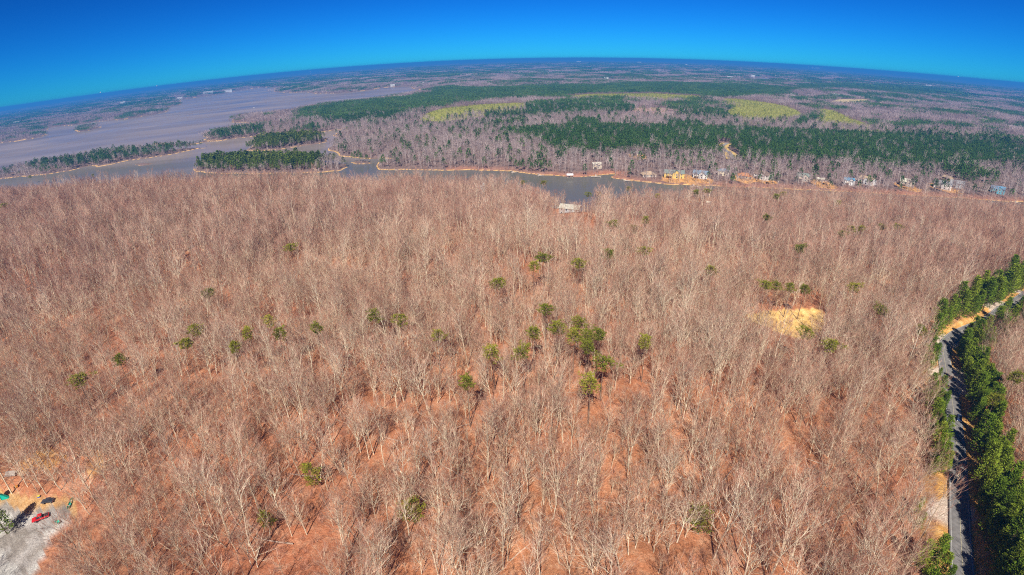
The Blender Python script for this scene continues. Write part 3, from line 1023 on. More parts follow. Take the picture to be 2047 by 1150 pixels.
# ------------------------------------------------------------------ single pines in the near wood: crown centre px, py, size, label
LONE = [
 (153, 752, 1.25, 'broad dark green pine standing alone on the hillside, largest of the lone pines'),
 (236, 714, .8, 'small green pine just up the slope from the broad dark pine'),
 (394, 655, .9, 'small rounded green pine alone among grey hardwoods on the open slope'),
 (415, 586, .65, 'tiny yellowish pine up the slope from the small rounded pine'),
 (371, 690, .55, 'sparse thin pine below the small rounded pine'),
 (555, 660, .85, 'round topped green pine with a fainter sparse pine behind it'),
 (539, 637, .6, 'faint sparse pine right behind the round topped green pine'),
 (494, 665, .6, 'narrow dull green pine between bare crowns, one of two narrow ones'),
 (467, 694, .55, 'half hidden narrow pine below the narrow dull green pine'),
 (633, 659, .6, 'very small bright pine halfway between two round topped pines'),
 (748, 623, 1.0, 'neat round bright green pine with a smaller pine to its side'),
 (799, 634, .75, 'smaller dark pine next to the neat round bright green pine'),
 (873, 667, .6, 'tiny yellow green pine below the neat round pine pair'),
 (581, 495, .8, 'dark pine with a bare lower trunk, farthest up the bare slope'),
 (933, 767, .75, 'slim olive green pine alone below the pine group'),
 (985, 697, 1.15, 'wide tilted olive pine, outermost of the central pine group'),
 (1045, 699, 1.15, 'wide pine with a lobed crown, second of the central pine group'),
 (1067, 661, .9, 'sparse yellowish pine behind the two wide tilted pines'),
 (1091, 619, .8, 'thin yellow green pine leaning above the central pine group'),
 (1114, 658, 1.2, 'large loose yellow green pine at the top of the central group'),
 (1158, 637, .95, 'upright dark pine rising behind the central group'),
 (1148, 666, .95, 'dull olive pine squeezed in the middle of the central group'),
 (1175, 671, .8, 'small bright pine at the head of the stacked central pines'),
 (1178, 693, .85, 'dark narrow pine second in the stacked central pines'),
 (1197, 671, .7, 'small faint pine on the outer side of the stacked central pines'),
 (1206, 716, 1.2, 'tall dark green pine at the foot of the stacked central pines'),
 (1181, 760, 1.15, 'low broad yellowish pine, lowest of the central pine group'),
 (1291, 682, .6, 'faint thin pine standing away from the central pine group'),
 (992, 567, 1.1, 'bushy dark green pine above the central group, alone in bare woods'),
 (1086, 518, .9, 'rounded olive pine with a sparser pine touching it'),
 (1066, 526, .75, 'sparse pine touching the rounded olive pine'),
 (1157, 522, .85, 'two lobed olive pine between rounded pines on the upper slope'),
 (1217, 507, .85, 'ball shaped dark pine on the upper slope'),
 (1288, 502, .75, 'small grey green pine beyond the ball shaped pine'),
 (1226, 449, .7, 'small dark pine below the long white building'),
 (1265, 452, .7, 'second small dark pine below the long white building'),
 (1292, 437, .6, 'faint pine farthest along from the long white building'),
 (1420, 537, .8, 'loose brownish pine above the straw coloured clearing, toward the centre'),
 (1602, 497, .95, 'slanting dark pine beyond the straw coloured clearing'),
 (1533, 437, .6, 'little dark pine alone in the far near-shore hardwoods'),
 (1684, 463, .65, 'small dark pine, first of a loose line on the far slope'),
 (1703, 455, .6, 'small pine second in the loose line on the far slope'),
 (1722, 456, .6, 'faint pine third in the loose line on the far slope'),
 (1765, 454, .8, 'round dark pine beside the widest pine in the loose line'),
 (1795, 455, .9, 'widest pine at the end of the loose line on the far slope'),
 (1674, 402, .9, 'dark leaning pine near the lake shore opposite the houses'),
 (1565, 386, 1.0, 'dark shoreline pine in front of the houses, taller of a pair'),
 (1552, 392, .9, 'dark shoreline pine in front of the houses, lower of a pair'),
 (1393, 384, .8, 'dark shoreline pine below the blue grey house'),
 (1413, 383, .9, 'dense shoreline pine beside the one below the blue grey house'),
 (1316, 389, .7, 'small shoreline pine near the point with the sandy beach'),
 (1176, 386, .75, 'round shoreline pine at the narrow water, first of two'),
 (1198, 387, .75, 'round shoreline pine at the narrow water, second of two'),
 (1255, 377, .7, 'faint grey pine on the near shore by the narrow water'),
 (1087, 366, .7, 'dark pine on the near shore facing the docks'),
 (1045, 362, .65, 'small dark pine on the near shore at the wide bend'),
 (60, 352, .8, 'dark pine on the brow of the hill above the lake'),
 (186, 350, .5, 'tiny dark pine top on the brow of the hill'),
 (7, 411, 1.0, 'dark pine at the edge of the hillside wood'),
 (1530, 572, .55, 'dull green pine, first of the group behind the straw clearing'),
 (1553, 565, .55, 'dull green pine in the middle of the group behind the straw clearing'),
 (1580, 570, .55, 'dull green pine, last of the group behind the straw clearing'),
 (1608, 575, .55, 'sparse pine standing off from the group behind the straw clearing'),
 (1710, 575, .85, 'slim brownish pine between the straw clearing and the road bend'),
 (1762, 622, 1.1, 'tall bushy pine standing before the road bend'),
 (1662, 682, 1.1, 'dark bushy pine just below the straw coloured clearing'),
 (1612, 660, .8, 'dull green cedar at the lower edge of the straw clearing'),
 (620, 950, 1.0, 'bright green small pine partly behind bare branches low on the slope'),
 (825, 1024, .95, 'bright green bushy young pine among leaning hardwoods'),
 (528, 1032, .75, 'sparse pale green young pine low on the russet slope'),
 (1403, 1042, 1.0, 'bright green young pine by itself on the lower slope'),
 (1842, 655, .9, 'slim pine at the inside of the road bend'),
 (2032, 752, 1.0, 'green pine among pale hardwoods beyond the road'),
 (1990, 800, .5, 'small yellowish pine among pale hardwoods beyond the road'),
]
def put_tree(name, label, cat, group, x, y, z, s, rz, trunk, crown, lean=(0, 0), zs=1.0):
    e = bpy.data.objects.new(name, None)
    e.empty_display_size = 1
    C.objects.link(e)
    e.location = (x, y, z)
    e.rotation_euler = (lean[0], lean[1], rz)
    e.scale = (s, s, s * zs)
    tag(e, label, cat, group)
    for nm, me in (('trunk', trunk), ('crown', crown)):
        ob(nm, me, e)
    return e
lp = np.array([(a, b, c_) for a, b, c_, _ in LONE])
lowup = np.where(lp[:, 1] > 900, 5.0, 17.0)
lx, ly, lz = GA(lp[:, 0], lp[:, 1], lowup)
random.seed(11)
for i, (px, py, s, lab) in enumerate(LONE):
    if py > 900:
        m = YOUNG[i % 3]
        put_tree('pine_tree', lab, 'pine tree', 'lone pines in the near hardwood forest', lx[i], ly[i], lz[i], 1.0 * s, rv(0, 6), m[0], m[1])
    else:
        m = PINES[i % 5]
        far = min(1.35, max(1.0, math.hypot(lx[i], ly[i]) / 320))
        ss = (.38 + .58 * s) * (1.15 if py < 600 else 1.0)
        e = put_tree('pine_tree', lab, 'pine tree', 'lone pines in the near hardwood forest', lx[i], ly[i], lz[i], ss, rv(0, 6), m[0], m[1], (0, 0), (19 / 23.5) / ss)
LONEXY = np.stack([lx, ly], 1)

# young pines along the road
def along(pts, step, jit, rows=1, width=0.0, seed=5):
    g = random.Random(seed)
    P = smooth_line(np.array(gp(pts, 5.0)), 12)
    L = np.concatenate([[0], np.cumsum(np.hypot(*np.diff(P, axis=0).T))])
    out = []
    t = np.gradient(P, axis=0)
    t /= np.linalg.norm(t, axis=1)[:, None]
    s = 0
    while s < L[-1]:
        i = min(int(np.searchsorted(L, s)), len(P) - 1)
        for r_ in range(rows):
            o_ = (r_ - (rows - 1) / 2) * width
            q = P[i] + np.array([t[i, 1], -t[i, 0]]) * (o_ + g.uniform(-jit, jit)) + t[i] * g.uniform(-jit, jit)
            out.append(q)
        s += step
    return out
ROWS = [
 ([(1985, 1300), (1998, 1150), (1994, 1050), (1990, 950), (1980, 860), (1966, 790), (1950, 735), (1938, 700), (1940, 665)], 2.9, 1.3, 2, 4.2, .84, 'dense green pine in the row along the outer verge of the road', 'pines along the outer verge of the road'),
 ([(2034, 1250), (2030, 1120), (2018, 1020), (2012, 960)], 3.4, 1.6, 2, 4.5, .85, 'bushy dark green pine in the second rank behind the outer verge row', 'pines in the second rank behind the outer verge row'),
 ([(1880, 672), (1900, 648), (1935, 620), (1975, 592), (2020, 566), (2070, 545)], 3.2, 1.4, 2, 6.0, 1.12, 'bright green pine in the double row running uphill beyond the road bend', 'pines in the double row beyond the road bend'),
 ([(1862, 690), (1868, 720), (1872, 745)], 5, 1.5, 2, 4.5, .7, 'slender pine on the inner verge just below the road bend', 'pines on the inner verge below the bend'),
 ([(1874, 770), (1880, 815), (1884, 850), (1886, 900), (1886, 930)], 2.6, 1.3, 2, 3.6, .66, 'low bushy pine on the inner verge beside the straight of the road', 'bushy pines on the inner verge of the straight'),
 ([(1874, 1090), (1872, 1150), (1868, 1230)], 3.6, 1.2, 2, 4.0, .7, 'yellow green bushy pine on the inner verge at the near end of the road', 'bushy pines on the inner verge at the near end'),
 ([(1843, 1000), (1855, 1040)], 5, 1.0, 1, 3, .45, 'little green pine behind the sandy verge of the road', 'little pines behind the sandy verge'),
 ([(1946, 690), (1968, 674), (2002, 653), (2042, 628), (2085, 605)], 3.2, 1.5, 2, 4, .85, 'green pine on the downhill side of the road past its bend, facing the double row', 'pines downhill of the road past the bend'),
]
ROADPINES = []
random.seed(21)
for pts, step, jit, rows, wid, sz, lab, grp in ROWS:
    Q = along(pts, step, jit, rows, wid)
    qa = np.array(Q)
    dd = line_dist(ROADC, qa[:, 0], qa[:, 1])
    zz = terr(qa[:, 0], qa[:, 1])
    px, py = pix(qa[:, 0], qa[:, 1], zz + 8)
    for k in range(len(Q)):
        if dd[k] < 4.6 or px[k] > 2150 or py[k] > 1230:
            continue
        m = CONES[random.randrange(5)]
        s = sz * rv(.62, 1.25)
        if random.random() < .1:
            continue
        put_tree('pine_tree', lab, 'pine tree', grp, qa[k, 0], qa[k, 1], zz[k], s, rv(0, 6), m[0], m[1], (rv(-.04, .04), rv(-.04, .04)), rv(.9, 1.15))
        ROADPINES.append(qa[k])
# yard evergreen
x, y, z = G(2, 1050, 4)
put_tree('evergreen_tree', 'olive green evergreen at the edge of the gravel yard', 'evergreen tree', None, x, y, z, 1.0, 1, CONES[0][0], CONES[0][1])
ROADPINES.append((x, y))
BLOCK = np.array(list(LONEXY) + list(ROADPINES))

# ------------------------------------------------------------------ near hardwood forest
def build_near_forest():
    x, y = grid_points(-820, 820, -30, 720, 3.65, .49, 41)
    r, az = np.hypot(x, y), np.arctan2(x, y)
    m = near_land(x, y) & (np.abs(az) < R(75)) & (r > 25)
    x, y, r = x[m], y[m], r[m]
    d = shore(x, y)
    z = terr(x, y, d)
    m = d > 3
    x, y, z, r, d = x[m], y[m], z[m], r[m], d[m]
    px, py = pix(x, y, z + 12)
    m = (px > -220) & (px < 2270) & (py < 1260)
    x, y, z, r, d = x[m], y[m], z[m], r[m], d[m]
    g = np.random.default_rng(42)
    dens = .78 + .3 * vnoise(x, y, 34, 51) + .12 * vnoise(x, y, 90, 52)
    keep = g.random(len(x)) < dens
    keep &= line_dist(ROADC, x, y) > 10.5
    keep &= ~inside(YARD, x, y) & ~inside(LAWN, x, y) & ~inside(STRAW, x, y)
    for i_ in range(len(LONE)):
        fr = 8.5 if LONE[i_][1] > 900 else 5.0
        kx, ky = LONEXY[i_] * (1 - fr / np.hypot(*LONEXY[i_]))
        keep &= (x - kx)**2 + (y - ky)**2 > (fr * .62)**2
    for c_ in range(len(BLOCK)):
        keep &= (x - BLOCK[c_, 0])**2 + (y - BLOCK[c_, 1])**2 > 2.6**2
    bx, by, _ = G(1140, 427)
    for k_ in (1.03, 1.07, 1.11, 1.15):
        keep &= ~((inside(STRAW, x * k_, y * k_) | inside(YARD, x * k_, y * k_) | inside(LAWN, x * k_, y * k_)) & (g.random(len(x)) < .6))
    bdx, bdy = x - bx * y / by + 5 * vnoise(x, y, 9, 58), by - y
    keep &= ~((np.abs(bdx) < 15) & (bdy > -8) & (bdy < 26) & (g.random(len(x)) < .9))
    low = (np.abs(bdx) < 17) & (bdy > 0) & (bdy < 150)
    lowcap = .24 + .36 * np.clip(bdy / 150, 0, 1)**1.5
    keep &= ~(low & (g.random(len(x)) < .35))
    x, y, z, r = x[keep], y[keep], z[keep], r[keep]
    n = len(x)
    sc_ = np.clip(g.normal(.67, .15, n), .32, 1.08) * (1 + .16 * vnoise(x, y, 55, 53))
    sc_[g.random(n) < .22] *= .5
    sc_ = np.where(low[keep], np.minimum(sc_, lowcap[keep]), sc_)
    sc_ *= .85 + .15 * sstep(20, 130, shore(x, y))
    rt = rots(n, .075, 44)
    slant = np.sqrt(r**2 + (CAM_Z - z)**2)
    px, py = pix(x, y, z + 15 * sc_)
    seen = (px > 0) & (px < 2047) & (py < 1150) & (py > 0)
    order = np.argsort(np.where(seen, slant / sc_, 1e9))[:300]
    ind = np.zeros(n, bool)
    ind[order] = True
    # individuals
    yx, yy = YARD[:, 0].mean(), YARD[:, 1].mean()
    ld = line_dist(ROADC, x, y)
    for i in order:
        k = int(g.integers(0, 10))
        H = NEARBARE[k][1] * sc_[i]
        az = math.atan2(x[i], y[i])
        if math.hypot(x[i] - yx, y[i] - yy) < 34:
            w = 'by the gravel yard'
        elif ld[i] < 22 and x[i] < ROADC[:, 0].max():
            w = 'near the road verge'
        elif az < -.42:
            w = 'on the lower slope toward the gravel yard'
        elif az < -.1:
            w = 'on the russet lower slope by the small bright pines'
        elif az < .25:
            w = 'on the open russet slope below the central pines'
        elif az < .55:
            w = 'on the lower slope toward the road'
        else:
            w = 'on the slope beside the road pines'
        size = 'tall' if H > 18 else 'middling' if H > 13 else 'small'
        form = ('upright three stemmed', 'broad crowned', 'single stemmed slender', 'wide low forked', 'fan shaped', 'twiggy young', 'high crowned', 'twin stemmed', 'many stemmed', 'bare stemmed')[k]
        lab = f'{size} {form} leafless hardwood {w}'
        put_tree('bare_tree', lab, 'bare tree', f'{size} {form} bare trees {w}', x[i], y[i], z[i], sc_[i], rt[i, 2], BARE_TRUNK[k], BARE_CROWN[k], (rt[i, 0], rt[i, 1]))
    rest = ~ind
    near = rest & (slant < 330)
    far = rest & (slant >= 330)
    pick = np.where(near, g.integers(0, 10, n), 10 + g.integers(0, 5, n))
    m = rest
    scatter('hardwood_forest', 'leafless grey and russet hardwood forest covering the near hillside', 'forest', x[m], y[m], z[m],
            np.repeat(sc_[m][:, None], 3, 1), rt[m], (len(BARE_FULL) + len(MIDBARE) - 1) - pick[m], BARE_FULL + MIDBARE)
    print('near trees', n, 'near rest', near.sum(), 'far rest', far.sum())
build_near_forest()
def build_undergrowth():
    def bush(seed, h, n, w):
        random.seed(seed)
        b = MB()
        for k in range(n):
            a, r = rv(0, 6.3), rv(0, w)
            p = Vector((math.cos(a) * r * .5, math.sin(a) * r * .5, rv(0, h * .4)))
            b.spike(p, p + Vector((math.cos(a) * rv(.2, .8) + rv(-.3, .3), math.sin(a) * rv(.2, .8) + rv(-.3, .3), rv(.4, 1.2))) * h * .7, rv(.018, .035))
        return b
    meshes = [bush(800 + i, 2.2 + i * .7, 34, 1.3).mesh('undergrowth_bush', M_TWIG) for i in range(4)]
    # fallen stems
    random.seed(850)
    b = MB()
    b.tube([(-4, 0, .12), (0, .2, .2), (5, 0, .15)], [.16, .12, .04], 5)
    for k in range(9):
        x = rv(0, 5)
        b.spike((x, 0, .2), (x + rv(.5, 1.8), rv(-1.4, 1.4), rv(.1, 1.2)), .035)
    meshes.append(b.mesh('fallen_stem', M_BARK2))
    x, y = grid_points(-460, 460, 20, 470, 3.6, .49, 61)
    g = np.random.default_rng(62)
    r = np.hypot(x, y)
    m = (r < 460) & near_land(x, y) & (g.random(len(x)) < .55 + .45 * vnoise(x, y, 22, 63))
    m &= (line_dist(ROADC, x, y) > 6.5) & ~inside(YARD, x, y) & ~inside(LAWN, x, y) & ~(inside(STRAW, x, y) & (g.random(len(x)) < .8))
    x, y = x[m], y[m]
    z = terr(x, y)
    px, py = pix(x, y, z)
    m = (px > -150) & (px < 2200) & (py < 1250)
    x, y, z = x[m], y[m], z[m]
    n = len(x)
    pk = np.where(g.random(n) < .04, 0, 1 + g.integers(0, 4, n))
    scatter('undergrowth', 'thin russet brush, saplings and fallen stems on the forest floor', 'undergrowth', x, y, z,
            np.repeat(g.uniform(.5, 1.4, n)[:, None], 3, 1), rots(n, .04, 64), pk, meshes)
    print('undergrowth', n)
build_undergrowth()

# ------------------------------------------------------------------ the far shore and beyond
HOUSEXY = []
def far_masks(x, y):
    r = np.hypot(x, y)
    pine = in_any(PINE_REG, x, y)
    field = in_any(FIELD_REG, x, y) | in_any(FARM_REG, x, y)
    cut = in_any(CUT_REG, x, y)
    nz = vnoise(x, y, 150, 61) + .6 * vnoise(x * .6, y, 55, 62) + .3 * vnoise(x, y, 400, 63)
    thr = np.interp(r, [500, 900, 1500, 2500, 5000], [.42, .55, .5, .25, .12])
    wild = nz > thr
    return pine, field, cut, wild, line_dist(FLOOP, x, y) < 12
def build_far():
    # 450 - 1500 m: single trees
    x, y = grid_points(-1500, 1500, 100, 1500, 5.6, .48, 81)
    r, az = np.hypot(x, y), np.arctan2(x, y)
    m = (~near_land(x, y)) & (np.abs(az) < R(62)) & (r > 380) & (r < 1450)
    x, y, r = x[m], y[m], r[m]
    d = shore(x, y)
    m = d > 2.2
    x, y, r, d = x[m], y[m], r[m], d[m]
    z = terr(x, y, d)
    px, py = pix(x, y, z)
    m = (px > -150) & (px < 2200)
    x, y, r, d, z = x[m], y[m], r[m], d[m], z[m]
    g = np.random.default_rng(82)
    pine, field, cut, wild, loop = far_masks(x, y)
    u = g.random(len(x))
    isl = inside(ISLANDS[0], x, y) | inside(ISLANDS[1], x, y)
    p_pine = np.where(pine, np.where(isl, np.where(d < 9, .3, .97), .95), np.where(wild, .75, .09))
    ep = inside(ISLANDS[2], x, y) | inside(ISLANDS[6], x, y)
    p_pine = np.where(ep, np.where(vnoise(x, y, 45, 64) > .15, .6, .07), p_pine)
    spit = isl & (x > W([(640, 340)])[0, 0])
    p_pine = np.where(spit, .12, p_pine)
    keep = ~field & ~loop & (u < np.where(pine, .99, np.where(cut, .06, .74)))
    for hx, hy in HOUSEXY:
        keep &= ~((np.abs(x - hx) < 13) & (y - hy < 9) & (y - hy > -9))
    x, y, z, p_pine, d = x[keep], y[keep], z[keep], p_pine[keep], d[keep]
    pn = g.random(len(x)) < p_pine
    n = len(x)
    s = np.clip(g.normal(.95, .16, n), .5, 1.3)
    isl = inside(ISLANDS[0], x, y) | inside(ISLANDS[1], x, y)
    tiny = inside(ISLANDS[3], x, y) | inside(ISLANDS[4], x, y) | inside(ISLANDS[7], x, y)
    s = np.where(tiny, s * .3, s)
    s = np.where(d < 14, s * .85, s)
    rt = rots(n, .04, 83)
    def sc(sel, nm, lab, meshes, cat, k=1.0):
        scatter(nm, lab, cat, x[sel], y[sel], z[sel], np.repeat((s[sel] * k)[:, None], 3, 1), rt[sel], g.integers(0, len(meshes), sel.sum()), meshes)
    sc(~pn, 'shoreline_hardwoods', 'leafless mauve grey hardwoods covering the points and the far shore of the lake', FARBARE, 'woods')
    sc(pn & isl, 'island_pines', 'dense dark green pines filling the two wooded islands', ISLEPINE, 'pine wood', 1.12)
    s = np.where(in_any(PINE_REG, x, y), .9 + (s - .95) * .4, s * 1.2)
    sc(pn & ~isl, 'far_shore_pines', 'dark green pine plantation and scattered pines behind the far shore', FARPINE, 'pine wood', .95)
    print('far singles', n)
    # young pine scrub in the clearings
    x, y = grid_points(-800, 2200, 900, 3000, 9, .48, 84)
    m = in_any(FIELD_REG, x, y) | (in_any(CUT_REG, x, y) & (g.random(len(x)) < .4))
    m &= g.random(len(x)) < .85
    x, y = x[m], y[m]
    z = terr(x, y)
    n = len(x)
    scatter('young_pine_scrub', 'yellow green young pine scrub in the cleared fields', 'scrub', x, y, z, np.repeat(g.uniform(.6, 1.6, n)[:, None], 3, 1), rots(n, .03, 85), g.integers(0, 3, n), SHRUBS)
    # groves and wood patches farther out
    def band(r0, r1, step, seed, mb, mp, nm, half):
        x, y = grid_points(-r1, r1, r0 * .3, r1, step, .3, seed)
        r, az = np.hypot(x, y), np.arctan2(x, y)
        m = (r > r0) & (r <= r1) & (np.abs(az) < R(58))
        x, y, r = x[m], y[m], r[m]
        d = shore(x, y)
        m = d > half * .55
        x, y, r, d = x[m], y[m], r[m], d[m]
        pine, field, cut, wild, loop = far_masks(x, y)
        keep = ~field & ~cut & (g.random(len(x)) < .96)
        if half > 40:
            keep &= vnoise(x, y, 500, 66) > -.75
        x, y, d, pine, wild = x[keep], y[keep], d[keep], pine[keep], wild[keep]
        pn = pine | (wild & (g.random(len(x)) < .85)) | (g.random(len(x)) < .05)
        z = terr(x, y, d) - .3
        n = len(x)
        s = g.uniform(.85, 1.15, n)
        rt = rots(n, .0, seed + 1)
        for sel, a, b, c_ in ((~pn, '_hardwoods', 'leafless mauve ', mb), (pn, '_pines', 'dark green ', mp)):
            lab = b + ('hardwoods' if sel is not pn else 'pine stands') + (' in the middle distance behind the lake' if half < 40 else ' fading blue toward the horizon')
            scatter(nm + a, lab, 'woods', x[sel], y[sel], z[sel], np.repeat(s[sel][:, None], 3, 1), rt[sel], g.integers(0, len(c_), sel.sum()), c_)
        print(nm, n)
    band(1420, 4300, 27, 91, GB, GP, 'middle_distance', 15)
    band(4300, 13000, 104, 95, HB, HP, 'distant', 55)

# ------------------------------------------------------------------ buildings
COLS = {}
def cm(name, col, rough=.7, noise=.12, scale=.8, **k):
    if name not in COLS:
        COLS[name] = plain(name, col, rough, noise, scale, **k)
    return COLS[name]
M_GLASS = cm('window_glass', (.03, .04, .055), .12, .1, spec=.6)
M_TRIM = cm('white_trim', (.78, .77, .74))
WALLS = {'white': (.75, .74, .7), 'cream': (.68, .6, .44), 'yellow': (.72, .52, .16), 'tan': (.5, .38, .25), 'grey': (.42, .43, .43), 'turquoise': (.1, .42, .52), 'beige': (.58, .5, .4)}
ROOFS = {'slate blue': (.2, .27, .34), 'green grey': (.2, .24, .21), 'tan': (.45, .33, .22), 'orange': (.55, .24, .1), 'brown': (.24, .17, .13), 'grey': (.3, .3, .3), 'weathered': (.46, .43, .35), 'pale': (.62, .58, .46), 'blue': (.12, .28, .42)}
def gable_roof(b, x0, x1, y0, y1, z, h, o=.5, t=.22):
    """ridge along x; a thick pitched slab"""
    ym = (y0 + y1) / 2
    k = h / (ym - y0)
    a = z - k * o
    P = [(y0 - o, a), (ym, z + h), (y1 + o, a), (y1 + o, a + t), (ym, z + h + t), (y0 - o, a + t)]
    n = 6
    vs = [(x0 - o, p[0], p[1]) for p in P] + [(x1 + o, p[0], p[1]) for p in P]
    fs = [(0, 1, 4, 5), (1, 2, 3, 4), (11, 10, 7, 6), (10, 9, 8, 7)] + [(i, i + 6, (i + 1) % 6 + 6, (i + 1) % 6) for i in range(6)]
    b.add(vs, fs)
def house(px, py, wpx, wall, roof, label, rz=0.0, gable=True, storeys=2, depth=.62, cat='house', name='house', chimney=True, deck=True, hip=False):
    x, y, z = G(px, py)
    dist = math.hypot(math.hypot(x, y), CAM_Z)
    w = wpx * dist / 1050
    dp = w * depth
    h = 2.9 * storeys
    az = math.atan2(x, y)
    e = thing(name, label, cat, (x, y, z - .3), -az + rz)
    wm, rm = cm('wall_' + wall, WALLS[wall]), cm('roof_' + roof, ROOFS[roof], .8, .2, .6)
    b = MB()
    hw, hd = w / 2, dp / 2
    rh = dp * .3
    b.box(-hw, hw, -hd, hd, -1.5, h)
    if not hip:
        b.add([(-hw, -hd, h), (-hw, hd, h), (-hw, 0, h + rh), (hw, -hd, h), (hw, hd, h), (hw, 0, h + rh)], [(0, 2, 1), (3, 4, 5), (0, 3, 5, 2), (1, 2, 5, 4)])
    gw = w * .2
    if gable:
        b.box(w * .12 - gw, w * .12 + gw, -hd - 1.8, -hd + .5, -1.5, h)
        b.add([(w * .12 - gw, -hd - 1.8, h), (w * .12 + gw, -hd - 1.8, h), (w * .12, -hd - 1.8, h + gw * .75)], [(0, 1, 2)])
    build('wall', b, wm, e)
    b = MB()
    if hip:
        o = .6
        b.add([(-hw - o, -hd - o, h), (hw + o, -hd - o, h), (hw + o, hd + o, h), (-hw - o, hd + o, h), (-hw * .35, 0, h + rh * 1.1), (hw * .35, 0, h + rh * 1.1)],
              [(0, 1, 5, 4), (1, 2, 5), (2, 3, 4, 5), (3, 0, 4), (3, 2, 1, 0)])
    else:
        gable_roof(b, -hw, hw, -hd, hd, h, rh)
    ro = build('roof', b, rm, e)
    if gable:
        b = MB()
        g0 = MB()
        gable_roof(g0, -hd - 1.8, -hd * .1, -gw, gw, h, gw * .75, .35)
        b.add([(w * .12 + q[1], q[0], q[2] + .05) for q in g0.v], [tuple(reversed(f)) for f in g0.f])
        build('gable_roof', b, rm, e)
    if chimney:
        b = MB()
        b.box(-hw * .55, -hw * .55 + .9, .4, 1.3, h, h + rh + 1.1)
        build('chimney', b, cm('chimney_brick', (.35, .16, .11)), ro)
    # windows and door on the lake side
    def win(cx, yy, cz, ww=1.1, hh=1.4):
        b = MB()
        b.box(cx - ww / 2 - .12, cx + ww / 2 + .12, yy - .1, yy + .02, cz - hh / 2 - .12, cz + hh / 2 + .12)
        f = build('window', b, M_TRIM, e)
        b = MB()
        b.box(cx - ww / 2, cx + ww / 2, yy - .14, yy - .08, cz - hh / 2, cz + hh / 2)
        build('pane', b, M_GLASS, f)
    for s_ in range(storeys):
        cz = 1.6 + 2.9 * s_
        n = 4 if w > 13 else 3
        for i in range(n):
            cx = -hw + w * (i + .5) / n
            inset = gable and abs(cx - w * .12) < gw + .7
            if s_ == 0 and i == n - 1:
                continue
            if inset:
                cx = w * .12 + (cx - w * .12) * .5
            win(cx, -hd - (1.8 if inset else 0), cz, 1.5 if inset else 1.2)
    b = MB()
    cx = hw - w / (2 * (4 if w > 13 else 3))
    b.box(cx - .55, cx + .55, -hd - .09, -hd + .02, .1, 2.3)
    dr = build('door', b, cm('door_paint', (.2, .12, .1)), e)
    b = MB()
    b.box(cx + .35, cx + .43, -hd - .16, -hd - .08, 1.1, 1.25)
    build('handle', b, cm('brass', (.5, .38, .15), .4, metal=.8), dr)
    if deck and storeys > 1:
        b = MB()
        b.box(-hw * .8, -w * .1, -hd - 3, -hd - .02, 2.55, 2.75)
        for xx in (-hw * .8 + .1, -w * .1 - .3):
            b.box(xx, xx + .2, -hd - 2.95, -hd - 2.75, -1, 2.55)
        b.box(-hw * .8, -w * .1, -hd - 3.0, -hd - 2.92, 3.55, 3.65)
        build('deck', b, cm('deck_wood', (.4, .3, .2)), e)
    HOUSEXY.append((x, y))
    return e
random.seed(5)
house(1296, 352, 27, 'beige', 'tan', 'beige house with a tan roof half hidden by trees on the point', .3, storeys=1, hip=True, gable=False)
house(1347, 354, 38, 'yellow', 'green grey', 'large bright yellow house with a green grey roof on an orange lawn', .05, depth=.45)
house(1400, 355, 27, 'white', 'slate blue', 'white lake house with a steep slate blue roof beside the yellow house', -.1)
house(1445, 350, 20, 'cream', 'slate blue', 'compact house with a slate blue hipped roof, next along from the white one', .1, hip=True, gable=False)
house(1488, 355, 26, 'tan', 'orange', 'tan house with a wide orange roof above the shore shrubs', .1, hip=True, gable=False, storeys=1)
house(1525, 357, 29, 'white', 'brown', 'white gabled house with a long brown roof next to the orange roofed one', -.45)
house(1605, 360, 24, 'beige', 'green grey', 'beige house with a flat looking green grey roof and a row of windows', .1)
house(1640, 362, 12, 'cream', 'pale', 'small cream cottage at the top of the yellow shore clearing', .2, storeys=1, gable=False, chimney=False, deck=False)
house(1696, 368, 18, 'white', 'blue', 'house with a deep blue roof behind the leaning shore trees', .3)
house(1733, 367, 26, 'white', 'tan', 'tall white walled house with a raking tan roof line', -.5)
house(1812, 371, 23, 'beige', 'pale', 'pale house with many windows on an orange bank', .1)
house(1883, 376, 27, 'white', 'grey', 'white house with dark windows and a grey roof above dark shore pines', .05)
house(1893, 363, 15, 'tan', 'tan', 'small tan gabled house set back behind the white one', -.6, gable=False)
house(1912, 374, 22, 'grey', 'grey', 'grey house with a grey roof adjoining the white one', .1, gable=False)
house(1955, 376, 32, 'beige', 'brown', 'long low beige house with a brown roof running down the slope', -.35, gable=False, storeys=1)
house(1993, 385, 20, 'turquoise', 'blue', 'turquoise blue house at the end of the shore row', .1)
house(1193, 336, 17, 'cream', 'pale', 'small cream house in the woods above the dock with the float', .2)
house(1274, 309, 24, 'cream', 'green grey', 'low building with a green grey roof in a sandy clearing before the plantation', 0, storeys=1, gable=False, chimney=False, depth=.4)
# long pale building in the near wood
e = house(1140, 427, 40, 'grey', 'weathered', 'long weathered grey barn with a pale roof standing alone in the near hardwood forest', -.32, gable=False, storeys=2, depth=.5, cat='barn', name='barn', chimney=False, deck=False)
house(1415, 409, 9, 'white', 'pale', 'tiny white shed half hidden in the near shore woods', .2, gable=False, storeys=1, cat='shed', name='shed', chimney=False, deck=False)

